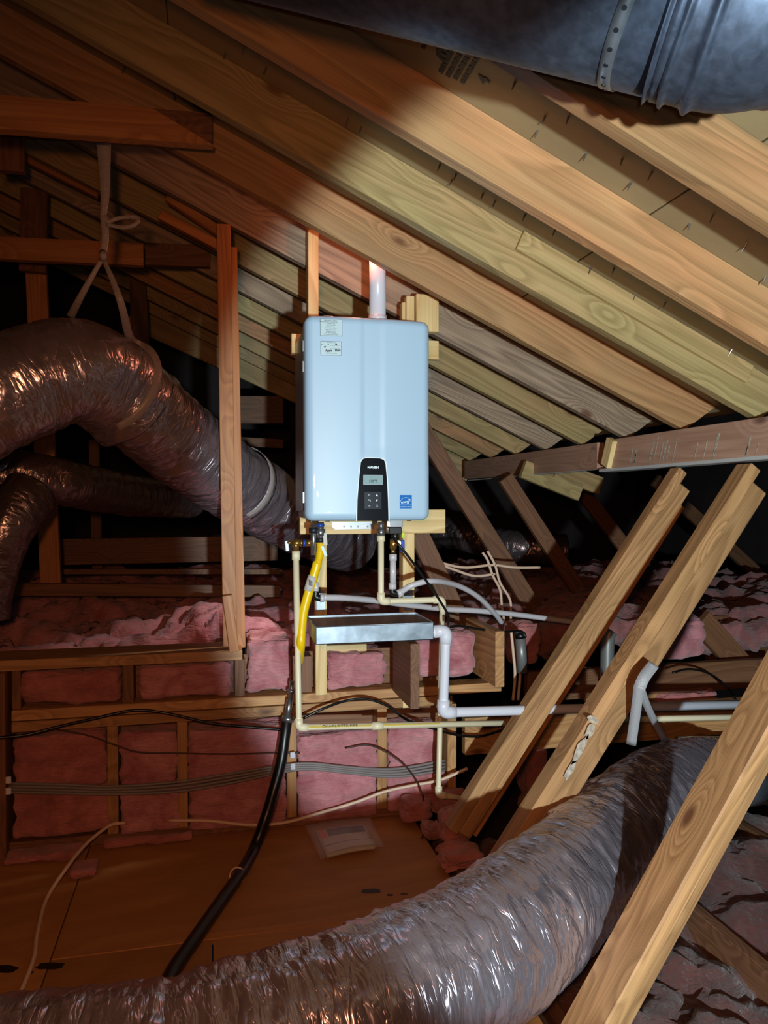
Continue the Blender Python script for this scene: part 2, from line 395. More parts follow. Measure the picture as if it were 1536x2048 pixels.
# roof sheathing panels (joints where the photo shows them)
def sheath(name, xa, xb, ya, yb, mat, lift=0.):
    t = .012; pa = Vector((xa, (ya+yb)/2, zr(xa)+TV+lift)); pb = Vector((xb, (ya+yb)/2, zr(xb)+TV+lift))
    d = SN*(t/2+.001)
    return beam(name, pa+d, pb+d, yb-ya, t, mat, (0, 1, 0), ceil_root, .0015)
jx = oY(1337, 405, RY0+RS*.5).x
r_ = ray(1340, 405); tt = (Z0+TV-H)/(r_.z+MS*r_.x); jx = r_.x*tt     # joint seen at (1340,405)
joints = [XRIDGE, jx-3.66+.0, jx-2.44, jx-1.22, jx-.0, XTIP+.20]
joints = sorted([j for j in joints if XRIDGE <= j <= XTIP+.2])
yrows = [-.9, RY0-RS*.5-.5, RY0+RS*1.5, RY0+RS*1.5+1.22, RY0+RS*1.5+2.44, 6.2]
for j in range(len(yrows)-1):
    off = .31*(j % 2)
    xs = [XRIDGE]+[q+off for q in joints[1:-1] if q+off < XTIP+.1]+[XTIP+.20]
    xs = [XRIDGE]+[q+(off if j in (0, 4) else 0) for q in joints[1:-1] if q < XTIP]+[XTIP+.20]
    if j == 3: xs = [XRIDGE, -.2, 1.02, XTIP+.20]
    for i in range(len(xs)-1):
        sheath('sheathing_panel', xs[i]+.002, xs[i+1]-.002, yrows[j]+.002, yrows[j+1]-.002, M['osb'])
# far slope beyond the ridge and dark outer envelope
rz = zr(XRIDGE)+TV
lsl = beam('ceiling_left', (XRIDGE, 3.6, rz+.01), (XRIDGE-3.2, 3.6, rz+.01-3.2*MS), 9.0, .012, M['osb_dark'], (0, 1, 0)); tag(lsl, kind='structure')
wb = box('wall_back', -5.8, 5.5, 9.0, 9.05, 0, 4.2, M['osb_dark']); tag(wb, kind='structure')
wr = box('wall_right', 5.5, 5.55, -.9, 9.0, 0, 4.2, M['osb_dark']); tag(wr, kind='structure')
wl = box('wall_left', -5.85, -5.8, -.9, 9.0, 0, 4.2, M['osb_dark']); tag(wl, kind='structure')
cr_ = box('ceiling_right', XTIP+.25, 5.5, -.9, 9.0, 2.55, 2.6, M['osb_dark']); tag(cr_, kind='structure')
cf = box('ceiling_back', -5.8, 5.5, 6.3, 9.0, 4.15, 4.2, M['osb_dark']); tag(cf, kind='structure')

# rafters
raft_mats = ['rafter', 'rafter', 'rafter', 'rafter_green', 'rafter', 'rafter_grey', 'rafter_green', 'rafter_grey', 'rafter_green', 'rafter', 'rafter_green', 'rafter_green']
raft_lab = ['roof rafter nearest the viewer, behind the overhead metal duct',
 'orange-brown roof rafter just below the overhead metal duct, top right',
 'broad knotty roof rafter running to the upper right of the beam end',
 'roof rafter with a short scab board joint, third below the overhead duct',
 'roof rafter passing just in front of the white vent pipe',
 'grey weathered roof rafter meeting the stacked wood blocks right of the heater',
 'greenish rafter that ends just above the middle of the long purlin',
 'brown knotty rafter ending near the left half of the purlin',
 'pale green-yellow rafter ending close above the left end of the purlin',
 'tan rafter whose tip is second from the left above the purlin end',
 'greenish rafter whose tip touches above the purlin left end',
 'farthest roof rafter, its lower edge against the dark void']
for k in range(-1, 11):
    Y = RY0+RS*k; L = (XTIP-XRIDGE)/SLOPE.x
    th = TV*SLOPE.x                      # perpendicular depth
    # local: x down the slope from ridge, y up normal
    import_cut = .163/SLOPE.x
    tipx = (XTIP-XRIDGE)/SLOPE.x
    if k == 10: tipx -= .05
    poly = [(0, 0), (tipx, 0), (tipx+.085, th), (0, th)]
    o = prism('roof_rafter', poly, (XRIDGE, Y+.038, zr(XRIDGE)), SLOPE, SN, .038, M[raft_mats[k+1]], None)
    tag(o, raft_lab[k+1], 'rafter', 'roof rafters')
# short scab on the third rafter (its step is seen at 1035,480)
Yc = RY0+RS*2
def on_side(px, py, Y): p = oY(px, py, Y); return p
a = oY(1040, 487, Yc-.014); b = oY(1560, 790, Yc-.014)
bd = (Vector((b.x, Yc-.014, zr(b.x)+TV-.032))-Vector((a.x, Yc-.014, zr(a.x)+TV-.032)))
scab = beam('scab_board', (a.x, Yc-.010, zr(a.x)+TV-.036), (XTIP-.05, Yc-.010, zr(XTIP-.05)+TV-.036), .018, .062, M['rafter_green'], (0, 1, 0))
tag(scab, 'pale green strip nailed along the top of the knotty rafter', 'board')
# valley board where the far rafters stop
vb = beam('valley_board', (-.55, 5.62, zr(-.55)-.05), (XTIP+.1, 5.3, zr(XTIP+.1)-.02), .038, .15, M['rafter_green'], (0, 1, 0))
tag(vb, 'long sloping board closing off the farthest rafters', 'board')

# nails poking through the sheathing
def nail_mesh():
    bm = bmesh.new(); bmesh.ops.create_cone(bm, segments=6, radius1=.0022, radius2=.0004, depth=.016, cap_ends=True)
    return bm_mesh(bm, 'nail')
nm = nail_mesh(); nm.materials.append(M['steel'])
nail_px = [(1117, 165), (1137, 235), (1090, 233), (1075, 262), (1172, 308), (1152, 343), (1245, 318), (1303, 345), (1380, 448), (1492, 488), (880, 330), (912, 349),
 (904, 360), (966, 388), (990, 403), (1050, 430), (1183, 535), (1270, 590), (1340, 640), (1228, 537), (1530, 556), (1426, 430), (1030, 165), (697, 237), (723, 255), (748, 300), (1463, 700),
 (533, 135), (452, 105), (490, 95), (250, 135), (1330, 606), (1262, 365), (1500, 640), (1290, 480), (1420, 520), (1110, 460), (1060, 366)]
for px, py in nail_px:
    r = ray(px, py); t = (Z0+TV-H)/(r.z+MS*r.x); p = C0+r*t
    if p.y < 0 or p.y > 6 or any(abs(p.y-(RY0+RS*k+.019)) < .024 for k in range(-1, 11)): continue
    o = bpy.data.objects.new('nail', nm); COL.objects.link(o); o.parent = ceil_root
    o.matrix_local = parent_mat(ceil_root).inverted() @ frame(p-SN*.005, SLOPE, Vector((0, 1, 0)).cross(SN)*0+Vector((random.uniform(-.2, .2), 1, 0))) @ Matrix.Rotation(math.pi+random.uniform(-.35, .35), 4, 'X') @ Matrix.Scale(2.1, 4)
# glints of nails far back under the dark roof
for px, py in [(300, 560), (322, 595), (240, 605), (150, 590), (305, 625), (200, 565), (500, 755), (530, 785), (620, 600), (185, 500), (145, 480), (205, 570)]:
    d = random.uniform(6.6, 7.8); p = aD(px, py, d)
# printed stamps on the sheathing
def on_roof(px, py):
    r = ray(px, py); t = (Z0+TV-H)/(r.z+MS*r.x); return C0+r*t - SN*.0012
D_ = Vector((0, 1, 0))
def stamp(s, px, py, size, ang=0., sx=1.):
    p = on_roof(px, py); xd = SLOPE; yd = Vector((0, -1, 0))
    x2 = (xd*math.cos(ang)+yd*math.sin(ang)); y2 = (yd*math.cos(ang)-xd*math.sin(ang))
    return text('printed_stamp', s, size, p, x2, y2, M['ink'], ceil_root, .0002, 'CENTER', sx, .001)
stamp('Te', 868, 92, .085, 0)
for i, (px, py) in enumerate([(900, 110), (915, 118), (930, 124), (945, 132)]): stamp('SHEATHING RATED', px, py, .016, math.pi/2)
stamp('4', 968, 160, .045, math.pi/2)

# plywood floor
fl = empty('floor', (0, 2, 0), None, None, None, 'structure')
for (xa, xb, ya, yb) in [(-.434, .78, 2.2, 2.98), (-.434, -.002, .3, 2.197), (.002, .78, .3, 2.197), (-1.6, -.438, .3, 2.98)]:
    box('floor_panel', xa, xb, ya, yb, -.018, 0, M['ply'], fl, .0015)
for px, py, rx, ry, s in [(100, 1932, .036, .015, 1), (8, 1938, .034, .016, 2), (742, 1782, .030, .014, 3), (392, 1939, .009, .004, 4), (266, 1983, .005, .004, 5), (780, 1790, .010, .006, 6), (808, 1788, .012, .004, 7), (63, 1945, .006, .005, 8)]:
    p = oZ(px, py, .0004); rnd = random.Random(s); poly = []
    for j in range(18):
        th = 2*math.pi*j/18; q = 1+rnd.uniform(-.13, .13); sq = max(abs(math.cos(th)), abs(math.sin(th)))**(-.5)
        poly.append((rx*q*sq*math.cos(th), ry*q*sq*math.sin(th)))
    prism('floor_stain', poly, p, RT, Vector((FW.x, FW.y, 0)), .0006, M['stain'], fl)

YW = 2.88
# ceiling joist bays right of the floor: insulation and lower ceiling board
low = box('floor_right', .80, 5.5, .3, 9, -.26, -.24, M['osb_dark']); tag(low, kind='structure')
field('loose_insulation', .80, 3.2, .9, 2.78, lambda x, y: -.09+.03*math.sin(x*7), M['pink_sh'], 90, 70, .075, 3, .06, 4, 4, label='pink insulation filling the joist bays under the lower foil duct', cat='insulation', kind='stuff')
for i, x in enumerate([.86, 1.52, 2.1]):
    j = box('ceiling_joist', x-.019, x+.019, .9, 2.80, -.235, -.045, M['dark_board'], None, .002, 'y')
    tag(j, ['dark joist edge beside the plywood floor at the brace feet', 'dark joist sunk in pink insulation under the lower foil duct', 'dark joist at lower right behind the nearest brace'][i], 'joist')

# ------------------------------------------------------------------ framed knee wall
def X(px, Y=YW, py=1400): return oY(px, py, Y).x
zt = lambda py, px=300: oY(px, py, YW).z
zA, zB, zC, zD = .438, .517, .659, .697
xl, xr = X(22), X(1000)
tag(beam('wall_plate', (xl, YW+.045, zA+.019), (X(905), YW+.045, zA+.019), .089, .037, M['board']), 'lower of the two stacked plates running behind the black gas hose', 'plate')
tag(beam('wall_plate', (xl, YW+.045, zB-.019), (X(1003), YW+.045, zB-.019), .089, .037, M['board']), 'upper of the two stacked plates running behind the black gas hose', 'plate')
tag(beam('wall_plate', (X(-60), YW+.095, zC+.019), (X(485), YW+.095, zC+.019), .19, .038, M['board']), 'wide top plate the stud pair stands on, left of the heater', 'plate')
tag(beam('wall_plate', (X(640), YW+.15, zC+.010), (X(742), YW+.15, zC+.010), .14, .03, M['fresh']), 'short pale plate behind the drain pan support', 'plate')
tag(beam('wall_plate', (-.76, YW+.06, .019), (.74, YW+.06, .019), .089, .038, M['dark_board']), 'bottom plate of the insulated wall on the plywood floor', 'plate')
# dark side board closing the wall at the left edge
tag(box('side_board', X(-90), X(14), YW-.03, YW+.3, 0, zC, M['dark_board'], None, .002, 'z'), 'dark vertical board at the left edge of the insulated wall', 'board')
wm = box('wall_middle', xl, X(905), YW+.108, YW+.118, 0, zC, M['dark_board']); tag(wm, kind='structure')
# lower studs
for i, (px, l) in enumerate([(225, 'lower wall stud under the sagging black cable, left'), (365, 'narrow lower wall stud left of the black gas hose'), (584, 'lower wall stud right beside the black gas hose with cable staples'), (765, 'lower wall stud under the cream pipe coupling'), (905, 'lower wall stud at the right end of the insulated wall')]):
    x = X(px, YW, 1550); tag(box('wall_stud', x-.019, x+.019, YW+.006, YW+.095, .038, zA, M['board'], None, .002, 'z'), l, 'stud', 'studs of the lower insulated wall')
# upper cripples
for px, wd, l, m in [(255, .04, 'short block between the two left pink batts under the top plate', 'dark_board'), (480, .038, 'short block under the stud pair between pink batts', 'dark_board'), (614, .042, 'short rough block left of the pale pan support post', 'dark_board'), (30, .03, 'short block at the left end of the upper batt row', 'dark_board')]:
    x = X(px, YW, 1370); tag(box('cripple_block', x-wd/2, x+wd/2, YW+.015, YW+.10, zB, zC, M[m], None, .002, 'z'), l, 'block')
# batts upper row
ub = [(34, 238, zB, zC-.008, 'reddish insulation batt at the far left of the upper row'), (272, 466, zB, zC-.005, 'rounded pink batt between the two blocks under the top plate'),
      (494, 586, zB, .735, 'tall pink batt just left of the cream pipe under the stud pair'), (654, 778, zB, .668, 'pink folded batt between the pan post and the protruding joist')]
for i, (a, b, z0, z1, l) in enumerate(ub):
    batt('insulation_batt', X(a)-.004, X(b)+.004, YW+.012, YW+.26, z0-.002, z1+.004, i+1, M['pink'] if i else M['pink_dk'], .018, .03, l, 'insulation', 'batts of the upper row', 20)
o = batt('insulation_batt', X(832, 2.80), X(962, 2.80), 2.80, 3.05, oY(900, 1362, 2.8).z, oY(900, 1262, 2.8).z, 8, M['pink'], .016, .05, 'pale pink batt with a frayed cut edge behind the white drain pipe', 'insulation', None, 22)
# batts lower rows
lb = [(22, 214, 1475, 1572, 'upper left bay'), (22, 222, 1582, 1668, 'lower left bay, at the floor'), (236, 357, 1470, 1565, 'second bay from left, upper half'), (238, 362, 1578, 1662, 'second bay from left, lower half'),
      (373, 574, 1460, 1560, 'third bay behind the hose, upper half'), (376, 576, 1568, 1652, 'third bay behind the hose, lower half'), (594, 757, 1472, 1545, 'bay under the cream pipe, upper half'),
      (594, 757, 1545, 1645, 'bay under the cream pipe, lower half'), (774, 882, 1455, 1545, 'rightmost bay, upper half'), (774, 890, 1540, 1625, 'rightmost bay, lower half')]
for i, (a, b, c, d, l) in enumerate(lb):
    xa, xb = X(a, YW, 1550)-.004, X(b, YW, 1550)+.004; z1 = min(zA-.001, oY((a+b)/2, c-9, YW).z); z0 = max(.012, oY((a+b)/2, d+8, YW).z)
    batt('insulation_batt', xa+.001, xb-.001, YW-.006, YW+.105, z0, z1, 20+i, M['pink_dk'] if i < 2 else M['pink'], .014, .022, 'pink insulation in the '+l, 'insulation', 'batts of the lower wall', 20)
# frayed tufts at the base
for px, py, sx, s, l in [(300, 1665, .16, 31, 'ragged pink tuft at the wall foot left of the hose'), (90, 1705, .13, 32, 'pink scrap of insulation on the floor at far left'), (170, 1735, .045, 33, 'small pink scrap beside the cream cable on the floor')]:
    p = oZ(px, py, .02); batt('insulation_scrap', p.x-sx, p.x+sx, p.y-.05 if s != 31 else YW-.04, p.y+.05 if s != 31 else YW+.003, 0.001, .035, s, M['pink_dk'], .008, .017, l, 'insulation')
for px, py, sx, szz, s, l in [(912, 1700, .055, .16, 34, 'upper pink clump at the foot of the first brace'), (925, 1745, .09, .08, 35, 'torn pink clump beside the plywood edge below the first brace'), (860, 1625, .09, .16, 36, 'pink clump where the cream pipe turns at the wall foot'), (905,1640,.07,.12,37,'pink clump under the bend of the cream pipe'), (835, 1650, .07, .10, 38, 'pink clump in the corner behind the thin brown wire'), (872, 1680, .05, .06, 39, 'small pink clump at the plywood corner right of the wire')]:
    p = oZ(px, py, .0); batt('insulation_scrap', p.x-sx, p.x+sx, p.y-.04, p.y+.10, 0.0, szz, s, M['pink_dk'], .02, .04, l, 'insulation')

# ------------------------------------------------------------------ attic insulation beyond the wall
def backz(x, y): return .70+.05*math.sin(x*3.1+1)*math.sin(y*2.3)+max(0, y-3.4)*.02
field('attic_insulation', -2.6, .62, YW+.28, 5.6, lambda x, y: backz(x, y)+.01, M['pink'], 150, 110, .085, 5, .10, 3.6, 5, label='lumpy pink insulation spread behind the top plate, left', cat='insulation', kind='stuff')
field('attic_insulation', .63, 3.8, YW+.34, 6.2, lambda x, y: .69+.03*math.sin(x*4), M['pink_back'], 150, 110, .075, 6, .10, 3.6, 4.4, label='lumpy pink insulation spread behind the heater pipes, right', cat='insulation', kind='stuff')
# protruding joists
def facebox(name, pxa, pya, pxb, pyb, Y, depth, mat, label, cat, long='z'):
    a = oY(pxa, pya, Y); b = oY(pxb, pyb, Y)
    o = box(name, min(a.x, b.x), max(a.x, b.x), Y, Y+depth, min(a.z, b.z), max(a.z, b.z), mat, None, .002, long); tag(o, label, cat); return o
facebox('joist_end', 821, 1288, 839, 1418, 2.60, .27, M['dark_board'], 'wide joist end protruding below the right half of the drain pan', 'joist', 'y')
facebox('joist_end', 991, 1263, 1009, 1374, 2.66, .34, M['board'], 'joist end right of the frayed pink batt, under the grey conduit', 'joist', 'y')

# ------------------------------------------------------------------ purlin and braces
XP = 1.77
pz = lambda px, py: oX(px, py, XP)
zt_ = zr(XTIP)-.002
a1 = oX(1228, 888, XP-.02)
# far half, near half (paint splashed), splice block
pl = beam('purlin', (XP, oX(934, 950, XP).y, zt_-.060), (XP, a1.y+.15, zt_-.064), .038, .126, M['stain_wood'], (1, 0, 0)); tag(pl, 'grey-brown far half of the purlin below the rafter ends', 'beam')
pn = empty('purlin', (XP-.02, 2.2, zt_-.06), 'reddish near half of the purlin with white paint drips', 'beam')
beam('board', (XP-.020, a1.y, zt_-.064), (XP-.020, .9, zt_-.064), .036, .128, M['stain_wood'], (1, 0, 0), pn)
beam('painted_edge', (XP+.004, a1.y+.1, zt_-.134), (XP+.004, .9, zt_-.124), .085, .014, M['grey_paint'], (1, 0, 0), pn)
beam('painted_edge', (XP+.0, oX(940, 950, XP).y, zt_-.134), (XP+.0, a1.y+.12, zt_-.124), .036, .006, M['grey_paint'], (1, 0, 0), pl)
for i in range(60):                           # dried paint drips
    y = random.uniform(.95, a1.y-.1); h = random.uniform(.02, .10); wv = random.uniform(.002, .012); sl = .35
    prism('paint_drip', [(0, 0), (wv, 0), (wv*1.2+h*sl, h), (h*sl, h)], (XP-.0385, y, zt_-.126+random.uniform(0, .012)), (0, -1, 0), (0, 0, 1), .0006, M['white_splash'], pn)
sb = beam('splice_block', (XP-.045, a1.y+.02, zt_-.118), (XP-.045, a1.y-.03, zt_-.002), .028, .06, M['fresh'], (1, 0, 0)); tag(sb, 'small yellow wood block over the purlin splice', 'block')

def strongback(Yb, top, bot, label, boards):
    """boards nailed side by side; each entry: offset across, front width, set-back, depth, material"""
    top = Vector(top); bot = Vector(bot); root = empty('diagonal_brace', bot, label, 'brace', 'braces under the purlin')
    d = (top-bot).normalized(); rt = Vector((d.z, 0, -d.x))     # to the lower right
    if rt.x < 0: rt = -rt
    rt = (rt-d*rt.dot(d)).normalized()
    for i, (off, fw, back, dep, mt) in enumerate(boards):
        o = rt*(off+fw/2)+Vector((0, back+dep/2, 0))
        beam('board', bot+o+d*.01*i, top+o-d*.045*i, dep, fw, M[mt], (0, 1, 0), root, .004)
    return root
tz = zt_-.144
B1 = strongback(2.5, (oX(1345, 935, 1.72).x, 2.50, tz), oY(897, 1660, 2.48), 'first diagonal brace right of the heater, rising to the purlin', [(0, .040, 0, .062, 'brace'), (.041, .052, .006, .05, 'brace'), (.094, .045, .055, .05, 'stud')])
B2 = strongback(2.14, (oX(1478, 915, 1.74).x, 2.14, tz), oY(972, 1765, 2.12), 'second diagonal brace, the grey hanger strap looped round it', [(0, .045, 0, .075, 'brace'), (.046, .066, .006, .05, 'brace')])
_a = oY(1212, 2048, 1.5); _b = oY(1550, 1430, 1.5); _d = (_b-_a)/(_b.z-_a.z)
B3 = strongback(1.5, _b+_d*(tz-_b.z), _a-_d*.10, 'nearest diagonal brace at the lower right corner', [(0, .038, 0, .125, 'brace'), (.039, .075, .055, .04, 'brace')])
# dried paint on the second brace
for (x, y, w_, h_) in [(1186, 1440, .045, .02), (1180, 1462, .03, .05), (1160, 1500, .025, .09), (1140, 1540, .02, .07)]:
    rnd = random.Random(x); P = oY(x, y, 2.112); dd = Vector((.5, 0, .87)); rr = Vector((.87, 0, -.5))
    pts = [((w_/2)*math.cos(t)*(1+rnd.uniform(-.3, .3)), (h_/2)*math.sin(t)*(1+rnd.uniform(-.2, .3))) for t in np.linspace(0, 2*math.pi, 14)[:-1]]
    prism('paint_splash', pts, P, rr, dd, -.0012, M['white_splash'], B2)
for (x0, y0, x1, y1) in [(1045, 938, 1160, 985), (1085, 930, 1200, 972)]:
    o = beam('rafter_tail', oY(x0, y0, 3.9), oY(x1, y1, 3.9), .038, .10, M['rafter_green']); tag(o, ('left' if x0 < 1060 else 'right')+' of two yellow board tails hanging just under the purlin', 'board')
# braces leaning the other way, in the dark beyond
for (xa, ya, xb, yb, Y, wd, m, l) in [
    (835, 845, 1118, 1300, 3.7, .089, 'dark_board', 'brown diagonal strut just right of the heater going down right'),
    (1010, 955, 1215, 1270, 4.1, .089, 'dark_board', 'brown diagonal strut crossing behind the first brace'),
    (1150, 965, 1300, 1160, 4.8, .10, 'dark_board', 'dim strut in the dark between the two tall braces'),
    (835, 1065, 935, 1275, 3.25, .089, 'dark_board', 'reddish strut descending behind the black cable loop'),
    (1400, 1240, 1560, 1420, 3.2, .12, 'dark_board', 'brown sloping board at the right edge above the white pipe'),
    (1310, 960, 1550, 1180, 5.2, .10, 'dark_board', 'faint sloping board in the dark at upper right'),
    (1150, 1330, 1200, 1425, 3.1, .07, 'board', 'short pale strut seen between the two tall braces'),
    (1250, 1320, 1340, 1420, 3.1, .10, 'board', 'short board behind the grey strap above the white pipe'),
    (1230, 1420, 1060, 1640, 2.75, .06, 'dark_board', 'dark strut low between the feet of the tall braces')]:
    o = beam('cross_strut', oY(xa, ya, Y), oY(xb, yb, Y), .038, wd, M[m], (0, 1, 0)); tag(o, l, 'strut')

# ------------------------------------------------------------------ framing on the left
def px_beam(name, a, b, Y, wd, mat, label, cat, dep=.038, dY=0):
    o = beam(name, oY(*a, Y), oY(*b, Y+dY), dep, wd, mat, (0, 1, 0)); tag(o, label, cat); return o
# collar ties: sloped cut at the right end
Yk = 2.40
p0 = oY(-40, 236, Yk); pc = oY(425, 300, Yk); sc = 2.35/1500
def tie(Y, xl_, yt0, yb0, xr_t, yt1, xr_b, yb1, mat, label):
    a = oY(xl_, yt0, Y); b = oY(xl_, yb0, Y); c = oY(xr_b, yb1, Y); d = oY(xr_t, yt1, Y)
    xd = (c-b).normalized(); yd = Vector((0, -1, 0)).cross(xd)*-1
    yd = Vector((-xd.z, 0, xd.x))
    pts = [((q-b).dot(xd), (q-b).dot(yd)) for q in (b, c, d, a)]
    o = prism('collar_tie', pts, b, xd, yd, .038, mat, None); tag(o, label, 'beam'); return o
tie(Yk+.03, -40, 199, 266, 305, 228, 426, 301, M['stud'], 'orange collar tie at upper left that the white strap hangs from')
tie(Yk+.14, 300, 228, 290, 425, 238, 425, 292, M['dark_board'], 'dark block behind the cut end of the upper collar tie')
tie(3.6, -60, 476, 520, 288, 492, 288, 536, M['stud'], 'lower collar tie crossing behind the knotted strap')
tie(3.75, 292, 490, 534, 420, 496, 420, 538, M['dark_board'], 'greyish board continuing right of the lower collar tie')
# stud pair
sp_ = 2.93
px_beam('wall_stud', (447, 452), (460, 1290), sp_, .052, M['stud'], 'left stud of the tall pair left of the heater', 'stud', .05)
px_beam('wall_stud', (463, 500), (480, 1292), sp_+.09, .040, M['stud'], 'right stud of the tall pair left of the heater', 'stud', .08)
o = px_beam('wall_stud', (454, 1190), (469, 1303), sp_-.055, .036, M['stud'], 'short block nailed at the foot of the tall stud pair', 'block', .03)
# posts deep left
px_beam('post', (72, 525), (103, 1180), 4.0, .095, M['stud'], 'dim orange post behind the upper foil duct, far left', 'post')
px_beam('post', (70, 380), (66, 545), 3.9, .12, M['dark_board'], 'dark upper post at far left above the lower collar tie', 'post')
px_beam('post', (20, 270), (22, 345), 3.2, .10, M['dark_board'], 'short dark hanger board below the orange collar tie', 'board')
px_beam('post', (188, 880), (196, 1150), 4.9, .06, M['dark_board'], 'faint narrow post between the foil ducts', 'post')
px_beam('post', (275, 560), (285, 760), 4.9, .10, M['dark_board'], 'faint post below the lower collar tie', 'post')
for (a, b, Y, wd, m, l) in [((30, 300), (200, 385), 3.5, .06, 'stud', 'narrow rafter strip left of the hanging strap, upper'), ((70, 330), (195, 405), 4.0, .05, 'stud', 'narrow rafter strip left of the hanging strap, lower'),
    ((335, 395), (440, 465), 3.1, .035, 'stud', 'thin orange ledger strip above the stud pair'), ((320, 430), (436, 492), 3.15, .04, 'stud', 'second orange ledger strip meeting the stud pair')]:
    px_beam('ledger_strip', a, b, Y, wd, M[m], l, 'board')
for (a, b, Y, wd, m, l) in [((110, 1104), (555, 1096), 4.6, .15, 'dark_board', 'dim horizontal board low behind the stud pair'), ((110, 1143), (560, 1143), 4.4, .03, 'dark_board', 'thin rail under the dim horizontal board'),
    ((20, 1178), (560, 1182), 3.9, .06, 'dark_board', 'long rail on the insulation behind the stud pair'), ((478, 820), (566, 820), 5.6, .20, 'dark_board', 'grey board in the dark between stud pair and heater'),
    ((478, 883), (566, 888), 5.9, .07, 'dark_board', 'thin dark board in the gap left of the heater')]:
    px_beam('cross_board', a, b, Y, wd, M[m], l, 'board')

# ------------------------------------------------------------------ support frame of the heater
YF = 2.83
def fb(name, xa, ya, xb, yb, Y, dep, mat, label, cat, long='z'): return facebox(name, xa, ya, xb, yb, Y, dep, mat, label, cat, long)
fb('support_post', 616, 458, 638, 1062, YF+.038, .060, M['fresh'], 'tall pale support post sticking up above the heater left side', 'post')
fb('support_post', 806, 700, 829, 1415, YF+.038, .060, M['fresh'], 'pale support post below the heater behind the black cable', 'post')
fb('support_post', 631, 1066, 654, 1390, YF+.040, .038, M['fresh'], 'pale grained post carrying the left side of the drain pan', 'post')
fb('support_rail', 583, 667, 878, 719, YF, .036, M['fresh'], 'upper pale rail behind the heater, ends showing both sides', 'rail', 'x')
fb('support_rail', 600, 1020, 891, 1066, YF, .036, M['fresh'], 'lower pale rail behind the heater bottom with bracket', 'rail', 'x')
fb('wood_block', 804, 604, 812, 660, YF-.01, .038, M['fresh'], 'thin offcut leftmost of the blocks above the heater right side', 'block')
fb('wood_block', 813, 591, 829, 664, YF-.03, .036, M['fresh'], 'middle offcut of the blocks above the heater right side', 'block')
fb('wood_block', 833, 587, 878, 664, YF-.045, .038, M['fresh'], 'wide rightmost offcut above the heater right side', 'block')

# ------------------------------------------------------------------ WATER HEATER
YH = 2.50
hx0, hx1 = oY(612, 850, YH).x, oY(864, 850, YH).x
hz1, hz0 = oY(738, 632, YH).z, oY(738, 1042, YH).z
wh = empty('water_heater', ((hx0+hx1)/2, YH+.15, hz0), 'white wall-hung tankless water heater with black control panel', 'water heater')
box('housing', hx0+.012, hx1-.012, YH+.06, YH+.325, hz0+.004, hz1-.012, M['side'], wh, .008, 'z')
box('back_flange', hx0-.0, hx0+.010, YH+.05, YH+.32, hz0+.03, hz1-.04, M['side'], wh, .003, 'z')
# curved front cover
def cover():
    nx, nz = 96, 90; Wd, Hh = hx1-hx0, hz1-hz0; verts = []; R = .028
    def edge(u, v):        # distance to rounded rectangle outline
        cx = max(abs(u-.5)*Wd-(Wd/2-R), 0); cz = max(abs(v-.5)*Hh-(Hh/2-R), 0)
        return R-math.hypot(cx, cz)
    for j in range(nz+1):
        for i in range(nx+1):
            u = .5-.5*math.cos(math.pi*i/nx); v = .5-.5*math.cos(math.pi*j/nz)
            u = .5*u+.5*i/nx; v = .5*v+.5*j/nz
            cx, cz = (u-.5)*Wd, (v-.5)*Hh
            ex, ez = max(abs(cx)-(Wd/2-R), 0), max(abs(cz)-(Hh/2-R), 0); e = math.hypot(ex, ez)
            if ex > 0 and ez > 0 and e > 0:
                m_ = max(ex, ez); f = m_/e; ex *= f; ez *= f; e = m_
            X_ = math.copysign(min(abs(cx), Wd/2-R)+ex, cx); Z_ = math.copysign(min(abs(cz), Hh/2-R)+ez, cz)
            d = R-math.sqrt(max(0, R*R-min(e, R)**2))      # rounded shoulder
            # gentle crown with the pressed crease and the raised right field
            bow = .018*((u-.5)*2)**2
            crease = .0035*(1/(1+math.exp(-(u-.44)*240)))*(1 if v > .36 else max(0, (v-.26)/.10)) - .0035/(1+math.exp(-(u-.60)*150))
            verts.append((X_, d+bow+crease, Z_))
    n0 = len(verts); W = nx+1; faces = [(j*W+i, j*W+i+1, (j+1)*W+i+1, (j+1)*W+i) for j in range(nz) for i in range(nx)]
    per = [i for i in range(nx+1)]+[j*W+nx for j in range(1, nz+1)]+[nz*W+i for i in range(nx-1, -1, -1)]+[j*W for j in range(nz-1, 0, -1)]
    for p in per: x, y, z = verts[p]; verts.append((x, .085, z))
    for k in range(len(per)):
        a, b = per[k], per[(k+1) % len(per)]; faces.append((b, a, n0+k, n0+(k+1) % len(per)))
    me = bpy.data.meshes.new('cover'); me.from_pydata(verts, [], faces)
    o = link('front_cover', me, M['white'], wh, Matrix.Translation(((hx0+hx1)/2, YH, (hz0+hz1)/2)), True); return o
cv = cover()
def bowy(px, py):
    x = oY(px, py, YH).x; u = (x-hx0)/(hx1-hx0); return YH+.018*((u-.5)*2)**2
def hp(px, py, lift=.001): Y = bowy(px, py)-lift; return oY(px, py, Y)
XD, ZD = Vector((1, 0, 0)), Vector((0, 0, 1))
